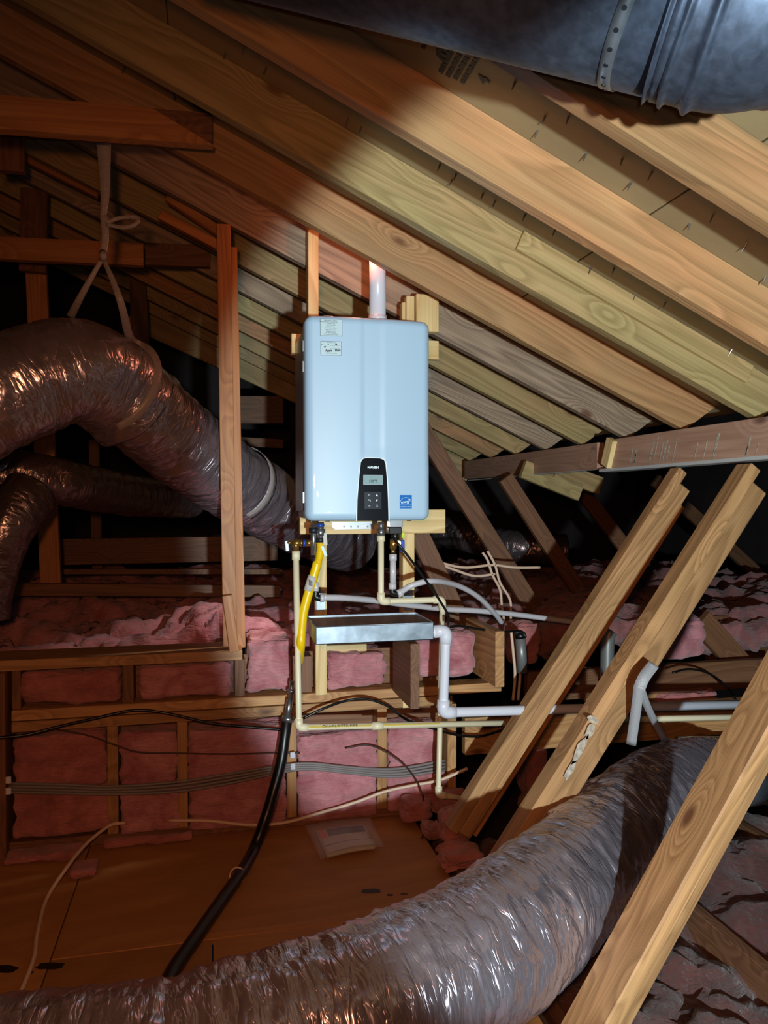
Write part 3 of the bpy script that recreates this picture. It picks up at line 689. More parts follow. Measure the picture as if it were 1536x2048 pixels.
def hplate(name, x0, y0, x1, y1, mat, parent, lift=.002, t=.0012, rad=.0):
    a, b = hp(x0, y0, lift), hp(x1, y1, lift)
    xd = Vector((b.x-a.x, b.y-a.y, 0)).normalized(); wd = math.hypot(b.x-a.x, b.y-a.y); h = a.z-b.z
    r = rad or .002; poly = []
    for (cx_, cz_, t0) in ((r, r, 180), (wd-r, r, 270), (wd-r, h-r, 0), (r, h-r, 90)):
        for q in range(4): th = math.radians(t0+q*30); poly.append((cx_+r*math.cos(th), cz_+r*math.sin(th)))
    o = prism(name, poly, (a.x, a.y, b.z), xd, ZD, t, mat, parent)
    return o
# control panel (tapered)
cpx = [(714, 1042), (777, 1042), (776, 1000), (774, 960), (771, 928), (768, 920), (760, 917), (733, 916), (726, 918), (722, 924), (718, 960), (715, 1000)]
Yp = bowy(745, 980)-.0055
def pan(pts, name, mat, t, dY, parent, sc_=1.):
    P = [oY(x, y, Yp+dY) for x, y in pts]; o = P[0]
    return prism(name, [((p.x-o.x), (p.z-o.z)) for p in P], o, XD, ZD, t, mat, parent)
cxm, cym = 745.5, 982
trim = pan([(cxm+(x-cxm)*1.07, min(cym+(y-cym)*1.03, 1042)) for x, y in cpx], 'panel_trim', M['wprint'], -.006, .0025, wh)
pn_ = pan(cpx, 'control_panel', M['black'], -.008, 0, wh)
def ptext(s, px, py, size, mat, sx=1., bold=0.): return text('lettering', s, size, oY(px, py, Yp-.0012), XD, ZD, mat, pn_, .0003, 'CENTER', sx, bold)
ptext('NAVIEN', 746.5, 935, .0105, M['wprint'], 1.05, .0005)
def pbox(name, x0, y0, x1, y1, mat, dy=.0015):
    a, b = oY(x0, y0, Yp), oY(x1, y1, Yp); return box(name, a.x, b.x, Yp-dy, Yp+.0005, b.z, a.z, mat, pn_, .0004)
pbox('display_frame', 726.5, 949.5, 765.8, 969.8, M['steel'], .0010)
pbox('display', 727.5, 950.5, 765, 969, M['lcd'])
text('digits', '130°F', .0125, oY(746, 962.5, Yp-.002), XD, ZD, M['lcdtxt'], pn_, .0002, 'CENTER', 1., .0004)
text('digits', '*     - - - -', .005, oY(748, 953.5, Yp-.002), XD, ZD, M['lcdtxt'], pn_, .0002)
pbox('keypad', 729, 984, 763, 1018, M['key'], .0010)
def icon(pts, cx_, cy_, k=1.): 
    P = [oY(cx_+a*k, cy_+b*k, Yp-.0018) for a, b in pts]; o = P[0]; prism('key_icon', [(p.x-o.x, p.z-o.z) for p in P], o, XD, ZD, -.0005, M['wprint'], pn_)
icon([(-2.4, 2), (2.4, 2), (0, -2.4)], 753.7, 990.2); icon([(-2.4, -2), (2.4, -2), (0, 2.4)], 753.7, 1001)
def ring(cx_, cy_, r):
    c = oY(cx_, cy_, Yp-.0016); pts = [c+Vector((r*math.cos(t*math.pi/8), 0, r*math.sin(t*math.pi/8))) for t in range(17)]
    link('key_icon', tube_mesh(pts, .0005, 5), M['wprint'], pn_)
ring(753.7, 1011.7, .0034)
text('key_icon', 'P1', .007, oY(738.5, 990.5, Yp-.0014), XD, ZD, M['wprint'], pn_, .0003)
text('key_icon', 'OK', .0055, oY(738.5, 1011.8, Yp-.0014), XD, ZD, M['wprint'], pn_, .0003)
icon([(-2.4, -1.2), (-.4, -2.8), (-.4, -1.6), (2.2, -1.6), (2.6, 2), (1.6, 2), (1.4, -.6), (-.4, -.6), (-.4, .4)], 738.5, 1001)
# energy label
es = hplate('efficiency_label', 799.5, 990, 823.5, 1017, M['blue'], wh, .0035, .001, .0006)
_ea, _eb = hp(799.5, 990, .0045), hp(823.5, 1017, .0045); _ew = math.hypot(_eb.x-_ea.x, _eb.y-_ea.y); _eh = _ea.z-_eb.z
EX = Vector((_eb.x-_ea.x, _eb.y-_ea.y, 0)).normalized(); EN = EX.cross(ZD)
def ep(u, v): return Vector((_ea.x, _ea.y, _eb.z))+EX*(u*_ew)+ZD*(v*_eh)+EN*.0004
arc = [ep(.5+.46*math.cos(t), .42+.40*math.sin(t)) for t in np.linspace(.12, math.pi-.12, 16)]
link('arc', tube_mesh(arc, .0006, 5), M['wprint'], es)
text('lettering', 'energy', .0125, ep(.46, .50), (EX+ZD*.12), ZD, M['wprint'], es, .0004, 'CENTER', .95, .0002)
st = []
for k in range(10):
    t = math.pi/2+k*math.pi/5; r = .0042 if k % 2 == 0 else .0018; st.append((r*math.cos(t), r*math.sin(t)))
prism('star', st, ep(.80, .66), EX, ZD, .0004, M['wprint'], es)
text('lettering', 'ENERGY STAR', .0056, ep(.5, .12), EX, ZD, M['wprint'], es, .0003, 'CENTER', 1.05)
beam('rule', ep(.02, .27), ep(.98, .27), .0003, .0006, M['wprint'], (0, 1, 0), es, 0)
# stickers
l1 = hplate('notice_label', 640, 637.5, 684.5, 672.5, M['inkgrey'], wh, .0014, .001, .002); s1 = hplate('label_face', 640.8, 638.3, 683.8, 671.8, M['sticker'], l1, .0022, .0008, .002)
lines = ['DISCONNECT SWITCH', 'INSTALLATION OF SOFTENER SYSTEM', 'Model No. Gas', 'No. of connections', 'Serial No. water', 'For use at elevations', 'inches water column', 'Warning: outdoor', 'No. 50 unit installed', 'This appliance water heater']
for i, t in enumerate(lines):
    text('print_line', t, .0044, hp(662, 641+i*3.1, .0036), Vector((1, -.05, 0)), ZD, M['ink'], l1, .0001, 'CENTER', 1.0)
l2 = hplate('install_label', 641, 682, 683, 711.5, M['inkgrey'], wh, .0014, .001, .002); s2 = hplate('label_face', 641.8, 682.8, 682.2, 710.8, M['sticker'], l2, .0022, .0008, .002)
text('print_line', 'INSTALLED ON', .0042, hp(662, 685, .0036), Vector((1, -.05, 0)), ZD, M['ink'], l2, .0001)
text('print_line', 'This water heater installed by', .0034, hp(662, 706.5, .0036), Vector((1, -.05, 0)), ZD, M['ink'], l2, .0001)
for s_, px, py, sz in [('11', 644.5, 689.5, .0075), ('4', 656.5, 689, .008), ('24', 672, 689, .0085), ('LP', 650, 694, .007), ('Apple', 657.5, 701, .0105), ('Plum', 675.5, 700.5, .0105)]:
    text('handwriting', s_, sz, hp(px, py, .0038), Vector((1, -.05, .06)), ZD, M['ink'], l2, .0001, 'CENTER', .9, .0004)
for y_ in (691.5, 696.5): beam('rule', hp(660, y_, .0036), hp(681, y_, .0036), .0002, .0004, M['ink'], (0, 1, 0), l2, 0)
# top fittings, clips, bottom plates
ti = oY(656, 622, YH+.12); zt2 = hz1-.012
cyl('air_intake', (ti.x, YH+.14, zt2), (ti.x, YH+.14, zt2+.030), .039, M['pvc'], wh, 28)
vt = oY(755, 600, YH+.17)
cyl('vent_collar', (vt.x, YH+.17, zt2), (vt.x, YH+.17, zt2+.030), .040, M['steel'], wh, 28)
for s in (-1, 1): cyl('clamp_screw', (vt.x+s*.036, YH+.135, zt2+.018), (vt.x+s*.052, YH+.135, zt2+.018), .007, M['steel'], wh, 10)
for z in (hz1-.10, hz1-.17, hz0+.08): box('side_clip', hx0-.006, hx0+.004, YH+.055, YH+.085, z-.02, z+.02, M['steel'], wh, .002, 'z')
a, b = oY(670, 1044, YF-.003), oY(748, 1058, YF-.003)
mb = prism('mounting_bracket', [(0, 0), (b.x-a.x, 0), (b.x-a.x, a.z-b.z), (-.012, a.z-b.z), (-.012, .01)], (a.x, YF-.001, b.z), XD, ZD, .003, M['steel'], wh)
for px in (688, 702, 716, 735): p = oY(px, 1053, YF-.004); cyl('bracket_screw', (p.x, YF-.002, p.z), (p.x, YF-.007, p.z), .004, M['conduit'], mb, 8)
for px in (655, 818): p = oY(px, 1047, YF-.1); cyl('foot_screw', (p.x, YF-.1, hz0-.008), (p.x, YF-.1, hz0+.005), .009, M['steel'], wh, 10)

vp = empty('vent_pipe', (vt.x, YH+.17, zt2+.015), 'white plastic vent pipe rising from the heater top to the roof', 'pipe')
vp_top = zr(vt.x)+TV-.002
cyl('pipe', (vt.x, YH+.17, zt2+.031), (vt.x, YH+.17, vp_top), .0300, M['pvc'], vp, 32)
cyl('coupling', (vt.x, YH+.17, zt2+.031), (vt.x, YH+.17, zt2+.055), .0335, M['pvc'], vp, 32)

# ------------------------------------------------------------------ plumbing under the heater
YP = 2.62
def q(px, py, Y=YP): return oY(px, py, Y)
# left: brass isolation valves + cream cpvc
vl = empty('isolation_valve', q(592, 1090), 'brass valve assembly below the heater left corner with white lever', 'valve')
cyl('tee_body', q(584, 1086), q(604, 1086), .011, M['brass'], vl); cyl('nut', q(592, 1079), q(592, 1102), .010, M['brass'], vl, 8)
cyl('union', q(604, 1086), q(630, 1086), .008, M['brass'], vl); cyl('nut', q(606, 1086), q(611, 1086), .013, M['bluevalve'], vl, 6)
cyl('nut', q(600, 1086), q(604, 1086), .014, M['brass'], vl, 6); cyl('nut', q(612, 1086), q(624, 1086), .012, M['brass'], vl, 6)
beam('lever', q(573, 1082), q(575, 1102), .006, .012, M['wprint'], (0, 1, 0), vl); cyl('hub', q(574, 1085), q(584, 1086), .005, M['brass'], vl, 8)
cyl('body', q(627, 1048), q(627, 1110), .010, M['steel'], vl, 12); cyl('union_nut', q(627, 1055), q(627, 1066), .016, M['ink'], vl, 8)
cyl('drain_cap', q(626, 1096), q(626, 1116), .008, M['blackrub'], vl, 10)
gl = empty('gas_line', q(641, 1060), 'yellow corrugated gas line hanging below the heater', 'pipe')
cyl('steel_fitting', q(641, 1044), q(641, 1088), .0125, M['steel'], gl, 8); cyl('fitting_nut', q(641, 1058), q(641, 1072), .017, M['steel'], gl, 6); cyl('fitting_nut', q(641, 1048), q(641, 1053), .014, M['bluevalve'], gl, 8)
cyl('fitting_nut', q(641, 1076), q(641, 1084), .015, M['ink'], gl, 6)
upper = [q(641, 1086), q(641, 1100), q(638, 1118), q(634, 1128)]
link('corrugated_hose', tube_mesh(catmull(upper, 22), .0135, 18, disp=lambda s, t, p, d: .0016*math.sin(s*900)), M['yellow'], gl)
tube('coated_hose', [q(635, 1125), q(628, 1150), q(616, 1190), q(607, 1225), q(603, 1260), q(601, 1292), q(597, 1325, 2.70)], .0165, M['yellow'], gl, 8, 18)
a, b = q(628, 1150), q(618, 1183); lab = tube('barcode_sleeve', [q(626, 1152), q(617, 1182)], .0176, M['paper'], gl, around=18)
for i in range(7):
    c = q(618+i*1.15, 1165+i*.4, YP-.0185); box('barcode_bar', c.x-.0007*(1+i % 2), c.x+.0004, c.y-.0004, c.y, c.z-.010, c.z+.010, M['ink'], gl, 0)
tg = beam('hang_tag', q(649, 1066, YP-.01), q(651, 1090, YP-.01), .001, .014, M['paper'], (0, 1, 0), gl, 0); beam('hang_tag', q(644, 1092, YP-.015), q(652, 1112, YP-.015), .001, .010, M['sticker'], (0, 1, 0), gl, 0)
cl_ = rigid_pipe('cold_water_pipe', [q(592, 1116), q(598, 1455), q(1010, 1446), ], .0108, M['cpvc'], 'cream pipe dropping from the brass valve and turning right', 'pipe', 1.35, .022, [(q(592, 1102), q(592, 1120)), (q(744, 1452), q(766, 1451.5))])
beam('print_stripe', q(612, 1454, YP-.0112), q(743, 1451, YP-.0112), .0004, .006, M['yprint'], (0, 1, 0), cl_, 0); beam('print_stripe', q(768, 1450, YP-.0112), q(880, 1447, YP-.0112), .0004, .005, M['yprint'], (0, 1, 0), cl_, 0)
text('lettering', 'CHARLOTTE PIPE', .011, q(680, 1452, YP-.0118), (q(740, 1451)-q(620, 1454)), ZD, M['ink'], cl_, .0001, 'CENTER', 1.5)
# middle
hpipe = rigid_pipe('hot_water_pipe', [q(762, 1062), q(762, 1203), q(884, 1199), q(885, 1228)], .0108, M['cpvc'], 'cream pipe from the heater centre stepping right above the pan', 'pipe', 1.35, .022, [(q(762, 1071), q(762, 1083))])
cyl('steel_union', q(762, 1044), q(762, 1060), .011, M['steel'], hpipe, 8); cyl('union_nut', q(762, 1058), q(762, 1072), .017, M['steel'], hpipe, 8, .013)
rigid_pipe('drop_pipe', [q(884, 1226, 2.80), q(877, 1590, 2.74), q(925, 1596, 2.74)], .0105, M['cpvc'], 'cream pipe running down behind the white drain pipe to the wall foot', 'pipe', 1.35, .022)
# right: valve with blue handle
vr_ = empty('isolation_valve', q(787, 1090), 'black and brass valve below the heater with blue lever and lime tag', 'valve')
box('bracket_plate', q(778, 1046).x, q(803, 1046).x, YP-.02, YP+.03, q(778, 1054).z, hz0+.004, M['steel'], vr_, .001)
box('motor_body', q(776, 1055).x, q(802, 1055).x, YP-.015, YP+.025, q(778, 1068).z, q(778, 1054).z, M['blackrub'], vr_, .003)
cyl('body', q(790, 1062), q(790, 1082), .014, M['blackrub'], vr_, 10); cyl('brass_body', q(787, 1078), q(786, 1098), .0125, M['brass'], vr_, 8)
cyl('brass_boss', q(796, 1085), q(797, 1086, YP-.02), .009, M['brass'], vr_, 10)
beam('blue_lever', q(805, 1080, YP-.01), q(805, 1104, YP-.01), .006, .015, M['bluevalve'], (0, 1, 0), vr_, .002); beam('lime_tag', q(806, 1065), q(806, 1076), .004, .011, M['lime'], (0, 1, 0), vr_, .001)
cyl('brass_nipple', q(786, 1098), q(786, 1106), .008, M['brass'], vr_, 8)
px_ = empty('drain_hose', q(786, 1108), 'short clear hose with black elbow and grey hose arching right', 'hose')
cyl('hose_cuff', q(786, 1108), q(786, 1121), .014, M['pex'], px_); cyl('hose', q(786, 1120), q(786, 1168), .0115, M['pex'], px_); cyl('hose_cuff', q(785, 1166), q(785, 1178), .014, M['pex'], px_)
tube('black_elbow', [q(785, 1177), q(785, 1185), q(796, 1188)], .0115, M['blackrub'], px_, 6); cyl('clamp', q(795, 1188), q(804, 1184), .0145, M['pex'], px_)
tube('arched_hose', [q(800, 1185), q(826, 1170, 2.6), q(866, 1162, 2.62), q(915, 1171, 2.75), q(958, 1195, 2.85), q(990, 1228, 2.95), q(1003, 1245, 3.0)], .0105, M['pex'], px_, 10, 14)
p2 = empty('relief_hose', q(634, 1196), 'white hose with black elbow running right behind the cream pipe', 'hose')
cyl('stem', q(632, 1165), q(632, 1184), .010, M['pex'], p2); tube('black_elbow', [q(632, 1182), q(632, 1194), q(642, 1196)], .012, M['blackrub'], p2, 6); cyl('clamp', q(640, 1196), q(648, 1196), .0145, M['pex'], p2)
tube('hose', [q(646, 1195), q(690, 1196, 2.66), q(750, 1201, 2.74), q(810, 1209, 2.80), q(890, 1218, 2.90), q(960, 1222, 2.95), q(1040, 1230, 3.0), q(1150, 1245, 3.05)], .0115, M['pex'], p2, 10, 14)
for px in (641, 816):
    a, b = oY(px-8, 1180, YF+.030), oY(px+10, 1222, YF+.030)
    o = box('mending_plate', a.x, b.x, YF+.034, YF+.0375, b.z, a.z, M['galv'], None, .0005, 'z'); tag(o, 'small galvanised plate screwed to the %s support post below the heater' % ('left' if px < 700 else 'right'), 'plate')

# drain pan
pa, pb = q(632, 1251, 2.46), q(867, 1248, 2.46); pzb = q(740, 1285, 2.46).z; pzt = q(740, 1250, 2.46).z
dp = empty('drain_pan', ((pa.x+pb.x)/2, 2.57, pzb), 'shallow galvanised drain pan under the heater pipes', 'pan')
px0, px1, py0, py1 = pa.x, pb.x, 2.46, 2.46+.235
box('pan_bottom', px0, px1, py0, py1, pzb, pzb+.003, M['galv'], dp, .0005)
box('pan_front', px0, px1, py0, py0+.002, pzb, pzt, M['galv'], dp, .0005); box('pan_back', px0, px1, py1-.002, py1, pzb, pzt, M['galv'], dp, .0005)
box('pan_side', px0, px0+.002, py0, py1, pzb, pzt, M['galv'], dp, .0005); box('pan_side', px1-.002, px1, py0, py1, pzb, pzt, M['galv'], dp, .0005)
link('rolled_rim', tube_mesh(round_corners([(px0, py0, pzt), (px1, py0, pzt), (px1, py1, pzt), (px0, py1, pzt), (px0, py0, pzt)], .004), .0022, 8), M['galv'], dp)
YD = 2.50
dr = rigid_pipe('drain_pipe', [(px1+.001, YD, q(867, 1264, YD).z), q(892, 1261, YD), q(886, 1425, YD), q(1600, 1405, YD+.05)], .0172, M['pvc'], 'thick white drain pipe from the pan turning down and far right', 'pipe', 1.3, .028)
cyl('pan_adapter', (px1, YD, q(867, 1264, YD).z), (px1+.018, YD, q(867, 1264, YD).z), .020, M['pvc'], dr)
rigid_pipe('branch_pipe', [q(1180, 1440, 2.75), q(1600, 1432, 2.75)], .012, M['cpvc'], 'cream pipe running just under the long white drain pipe at right', 'pipe')

# ------------------------------------------------------------------ cables and hoses
def cable(name, pts, r, mat, label, cat='cable', group=None, n=8):
    o = tube(name, pts, r, mat, None, n, 10); tag(o, label, cat, group); return o
gh = empty('gas_hose', q(583, 1370, 2.80), 'thick black gas hose with steel fittings curving down onto the floor', 'hose')
cyl('steel_fitting', q(584, 1362, 2.82), q(582, 1398, 2.82), .010, M['steel'], gh, 10); cyl('fitting_nut', q(583, 1378, 2.82), q(583, 1386, 2.82), .016, M['steel'], gh, 6)
cyl('steel_fitting', q(580, 1398, 2.82), q(574, 1440, 2.82), .013, M['steel'], gh, 10); cyl('fitting_flange', q(577, 1432, 2.82), q(575, 1442, 2.82), .024, M['steel'], gh, 10)
hs = [q(574, 1440, 2.82), q(570, 1470, 2.80), q(563, 1520, 2.78), q(549, 1575, 2.76), q(533, 1630, 2.72)]+[oZ(px, py, .028) for px, py in [(508, 1698), (482, 1745), (440, 1805), (395, 1870), (350, 1935), (322, 1990), (290, 2040)]]
tube('black_hose', hs, .020, M['blackrub'], gh, 8, 16)
pz_ = oZ(474, 1752, .028); tube('zip_tie', [pz_+Vector((.024*math.cos(t), .024*math.sin(t)*.4, .024*math.sin(t))) for t in np.linspace(0, 6.28, 14)], .003, M['romex'], gh, 1, 6, False)
cable('black_cable', [oY(-30, 1478, 2.80), q(50, 1470, 2.82), q(110, 1455, 2.84), q(185, 1438, 2.85), q(268, 1421, 2.86), q(335, 1427, 2.86), q(420, 1446, 2.86), q(510, 1455, 2.86), q(575, 1460, 2.86)], .0058, M['blackrub'], 'black cable sagging along the stacked plates at left')
cable('black_cable', [q(606, 1437, 2.78), q(645, 1418, 2.78), q(690, 1402, 2.80), q(733, 1398, 2.80), q(775, 1412, 2.80), q(815, 1440, 2.80), q(870, 1458, 2.80), q(915, 1470, 2.82), q(960, 1472, 2.84), q(1010, 1458, 2.84)], .0052, M['blackrub'], 'black cable arching over the plates below the drain pan')
cable('black_cable', [q(783, 1072, 2.58), q(800, 1092, 2.55), q(828, 1128, 2.56), q(860, 1172, 2.58), q(882, 1205, 2.60), q(897, 1232, 2.62), q(896, 1249, 2.66)], .0045, M['blackrub'], 'thin black cord looping from the valve past the cream pipe', 'cord')
cable('black_cable', [q(896, 1254, 2.7), q(920, 1252, 2.72), q(958, 1258, 2.76), q(1000, 1264, 2.8), q(1040, 1262, 2.84), q(1052, 1274, 2.84)], .0052, M['blackrub'], 'black cable running right above the frayed batt to the conduit')
cable('brown_wire', [q(112, 1458, 2.86), q(180, 1472, 2.86), q(230, 1490, 2.865), q(275, 1504, 2.865), q(340, 1506, 2.865), q(450, 1508, 2.865), q(560, 1506, 2.865), q(600, 1506, 2.865)], .003, M['brownc'], 'thin brown wire across the lower batts left of the hose', 'wire')
cable('brown_wire', [q(690, 1496, 2.87), q(735, 1490, 2.85), q(772, 1504, 2.82), q(808, 1530, 2.8), q(835, 1565, 2.8), q(850, 1610, 2.8), q(853, 1645, 2.8), oZ(844, 1676, .004)], .0035, M['brownc'], 'thin brown wire curving from the batts down to the floor', 'wire')
for i in range(4):
    dz = i*6.5-9; dd = 2.862-.003*(i % 2)
    cable('grey_cable', [q(18, 1575+dz*.9, dd), q(120, 1577+dz*.9, dd), q(225, 1580+dz*.8, dd), q(350, 1573+dz, dd), q(450, 1558+dz, dd), q(560, 1538+dz*.7, dd), q(620, 1532+dz*.6, dd), q(700, 1540+dz*.6, dd), q(790, 1545+dz*.8, dd), q(890, 1530+dz, dd)], .0052, M['greyc'], ['topmost', 'second', 'third', 'lowest'][i]+' of the grey cables strapped across the lower batts', 'cable', 'grey cables across the lower wall')
for (px, py) in [(585, 1510), (586, 1533), (17, 1560), (17, 1582)]:
    p = q(px, py, 2.855); o = box('cable_staple', p.x-.009, p.x+.009, 2.85, 2.858, p.z-.012, p.z+.012, M['pvc'], None, .002); tag(o, {(585, 1510): 'upper white staple on the stud beside the black hose', (586, 1533): 'lower white staple on the stud beside the black hose', (17, 1560): 'upper white staple at the left end of the grey cables', (17, 1582): 'lower white staple at the left end of the grey cables'}[(px, py)], 'staple')
cable('cream_cable', [oZ(15, 2040, .006), oZ(45, 1975, .006), oZ(68, 1915, .006), oZ(74, 1870, .006), oZ(92, 1800, .006), oZ(130, 1740, .045), q(170, 1690, 2.75), q(210, 1657, 2.84), q(228, 1648, 2.862), q(250, 1646, 2.875)], .0062, M['romex'], 'cream cable climbing from the lower left floor to the wall')
cable('cream_cable', [q(338, 1641, 2.875), q(420, 1642, 2.86), q(500, 1650, 2.85), q(570, 1645, 2.84), q(640, 1626, 2.85), q(710, 1605, 2.85), q(770, 1583, 2.84), q(830, 1570, 2.83), q(880, 1560, 2.82), q(935, 1537, 2.8)], .0062, M['romex'], 'cream cable rising to the right along the wall foot')
for i, pts in enumerate([[(965, 1105), (975, 1120), (985, 1150), (1000, 1180), (1004, 1215), (1012, 1262)], [(975, 1102), (990, 1130), (1000, 1165), (1020, 1200), (1022, 1240), (1030, 1268)], [(840, 1110), (880, 1125), (930, 1135), (985, 1130), (1030, 1135), (1080, 1135)],
        [(870, 1125), (910, 1140), (950, 1152), (990, 1148)], [(1022, 1260), (1026, 1300), (1030, 1350), (1026, 1400)], [(1034, 1260), (1038, 1310), (1040, 1350), (1036, 1400)]]):
    cable('cream_cable', [oY(x, y, 3.25 if i < 4 else 2.9) for x, y in pts], .0062, M['romex'], ['left cable hanging from the strut right of the heater', 'right cable hanging from the strut right of the heater', 'cream cable draped level through the dark right of the heater', 'short slack cable below the draped one', 'left of two cables dropping beside the grey conduit', 'right of two cables dropping beside the grey conduit'][i], 'cable')
cd = empty('conduit', oY(1043, 1340, 2.86), 'grey conduit stub standing beside the right joist end', 'conduit')
cyl('tube', oY(1041, 1272, 2.86), oY(1045, 1345, 2.86), .021, M['conduit'], cd); tube('cap', [oY(1041, 1276, 2.86), oY(1040, 1266, 2.86)], .023, M['blackrub'], cd)
tag(tube('vent_boot', [oY(1222, 1262, 3.0), oY(1216, 1275, 3.0), oY(1214, 1330, 3.0), oY(1212, 1450, 3.0)], .03, M['conduit'], None, 6, 16), 'grey pipe elbow seen between the two tall braces', 'pipe')
cable('black_cable', [oY(1345, 1345, 2.9), oY(1380, 1338, 2.9), oY(1420, 1348, 2.9), oY(1455, 1375, 2.9), oY(1475, 1405, 2.9)], .005, M['blackrub'], 'black cable curving above the white pipe at the right edge')
# scraps at the right: batts between struts
for (a, b, c, d, Y, s, l) in [(1030, 1092, 1245, 1340, 3.05, 41, 'reddish pink batt behind the grey conduit'), (1322, 1422, 1235, 1322, 3.05, 42, 'pink batt end right of the second brace'), (1330, 1450, 1385, 1440, 3.0, 43, 'pink batt above the white pipe at the right'), (1060, 1110, 1450, 1665, 3.0, 44, 'dark pink batt between the braces below the white pipe'), (1110, 1200, 1230, 1300, 3.3, 45, 'pink batt between the two tall braces')]:
    p, r2 = oY(a, c, Y), oY(b, d, Y)
    batt('insulation_batt', p.x, r2.x, Y, Y+.2, r2.z, p.z, s, M['pink_dk'] if s != 42 else M['pink'], .02, .05, l, 'insulation')
for (a, b, c, d, Y, m, l) in [(1055, 1560, 1345, 1372, 3.06, 'dark_board', 'brown plate running right behind the braces above the white pipe'), (1420, 1560, 1232, 1330, 3.4, 'dark_board', 'brown plywood piece at the right edge'), (930, 1560, 1437, 1460, 2.9, 'board', 'brown rail under the white pipe running right')]:
    p, r2 = oY(a, c, Y), oY(b, d, Y); o = box('cross_board', p.x, r2.x, Y, Y+.04, r2.z, p.z, M[m]); tag(o, l, 'board')

# ------------------------------------------------------------------ foil ducts
def wrinkle(amp, seed, rings=0.):
    def f(s, th, p, d):
        c, s_ = math.cos(th), math.sin(th)
        v = Vector((s*9+seed, c*1.3, s_*1.3)); a_ = noise.fractal(v, .8, 2.1, 3)
        cr = abs(noise.noise(Vector((s*24+th*1.1+seed, c*.9, s_*.9+a_*.4)))); cr = max(0, .22-cr)*3
        dd = abs(noise.noise(Vector((s*55+seed, c*2.2+a_, s_*2.2)))); 
        return amp*(a_*.8-cr*.75-dd*.35)+rings*math.cos(s*2*math.pi/.075)
    return f
def duct(name, pts, r, mat, label, seed, amp=.010, around=110, n=26, radii=None, cat='duct', rings=.0012):
    path = catmull(pts, n)
    # resample evenly
    L = [0]
    for i in range(1, len(path)): L.append(L[-1]+(path[i]-path[i-1]).length)
    m_ = int(L[-1]/.0085); out = []; k = 0
    for i in range(m_+1):
        t = L[-1]*i/m_
        while k < len(L)-2 and L[k+1] < t: k += 1
        f = (t-L[k])/max(1e-6, L[k+1]-L[k]); out.append(path[k].lerp(path[k+1], f))
    rd = None
    if radii: rd = [float(np.interp(i/m_, np.linspace(0, 1, len(radii)), radii)) for i in range(m_+1)]
    o = link(name, tube_mesh(out, r, around, wrinkle(amp, seed, rings), True, rd, True), mat); tag(o, label, cat)
    return o, out
# upper left duct, two sections meeting at the strap
dA, pathA = duct('foil_duct', [aD(-260, 880, 2.25), aD(-120, 845, 2.3), aD(0, 790, 2.35), aD(80, 755, 2.42), aD(160, 742, 2.5), aD(225, 775, 2.62), aD(270, 820, 2.7)], .172, M['foil'], 'large silver foil duct arriving from the left edge', 1.3, .008)
dB, pathB = duct('foil_duct', [aD(222, 765, 2.68), aD(280, 815, 2.75), aD(340, 868, 2.9), aD(430, 938, 3.12), aD(520, 998, 3.4), aD(610, 1045, 3.7), aD(700, 1085, 4.1)], .166, M['foil'], 'silver foil duct descending behind the stud pair and the heater', 7.7, .010)
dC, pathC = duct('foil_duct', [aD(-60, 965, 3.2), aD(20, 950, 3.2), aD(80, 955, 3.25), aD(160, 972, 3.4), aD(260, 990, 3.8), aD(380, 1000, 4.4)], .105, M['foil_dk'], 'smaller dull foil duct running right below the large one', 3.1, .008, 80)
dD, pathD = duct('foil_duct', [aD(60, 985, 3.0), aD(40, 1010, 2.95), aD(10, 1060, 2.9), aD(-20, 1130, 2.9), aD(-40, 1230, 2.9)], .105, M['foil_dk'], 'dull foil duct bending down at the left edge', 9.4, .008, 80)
# lower foreground duct
dE, pathE = duct('foil_duct', [oZ(-240, 2290, .19), oZ(0, 2205, .20), oZ(300, 2165, .20), oZ(560, 2090, .20), oZ(800, 1990, .20), oZ(980, 1890, .20), oZ(1120, 1775, .20), oZ(1230, 1668, .20), oZ(1330, 1590, .215), aD(1392, 1562, 2.85), aD(1440, 1550, 3.02)], .168, M['foil'], 'long silver foil duct crossing the foreground from lower left', 5.2, .012, 130, radii=[.168]*11+[.162, .14])
bt = empty('duct_boot', aD(1440, 1530, 2.95), 'grey sheet metal collar where the foreground duct ends', 'duct fitting')
cyl('collar', aD(1415, 1556, 2.98), aD(1500, 1545, 3.12), .12, M['galv'], bt, 28, .13); cyl('reducer', aD(1350, 1495, 3.2), aD(1480, 1530, 3.15), .05, M['galv'], bt, 28, .12)
# back ducts in the dark right of heater
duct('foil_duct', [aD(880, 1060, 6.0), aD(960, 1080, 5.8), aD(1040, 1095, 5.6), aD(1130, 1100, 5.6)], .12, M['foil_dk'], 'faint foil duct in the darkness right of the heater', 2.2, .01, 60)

# straps
def ribbon(name, pts, wdt, mat, label, cat='strap', thick=.0015, wd=None, parent=None, n=8):
    path = catmull(pts, n) if len(pts) > 2 else [Vector(p) for p in pts]; bm = bmesh.new(); prev = None
    for i, p in enumerate(path):
        t = (path[min(i+1, len(path)-1)]-path[max(i-1, 0)]).normalized(); view = (p-C0).normalized()
        side = wd if wd is not None else t.cross(view); side = (side-t*side.dot(t)).normalized(); nn = side.cross(t).normalized()
        f = i/(len(path)-1); w_ = wdt(f) if callable(wdt) else wdt
        vs = [bm.verts.new(p+side*a*w_/2+nn*b*thick/2) for a, b in ((-1, -1), (1, -1), (1, 1), (-1, 1))]
        if prev:
            for k in range(4): bm.faces.new((prev[k], prev[(k+1) % 4], vs[(k+1) % 4], vs[k]))
        else: bm.faces.new(vs)
        prev = vs
    bm.faces.new(prev[::-1]); o = link(name, bm_mesh(bm, name), mat, parent, None, True)
    if label: tag(o, label, cat)
    return o
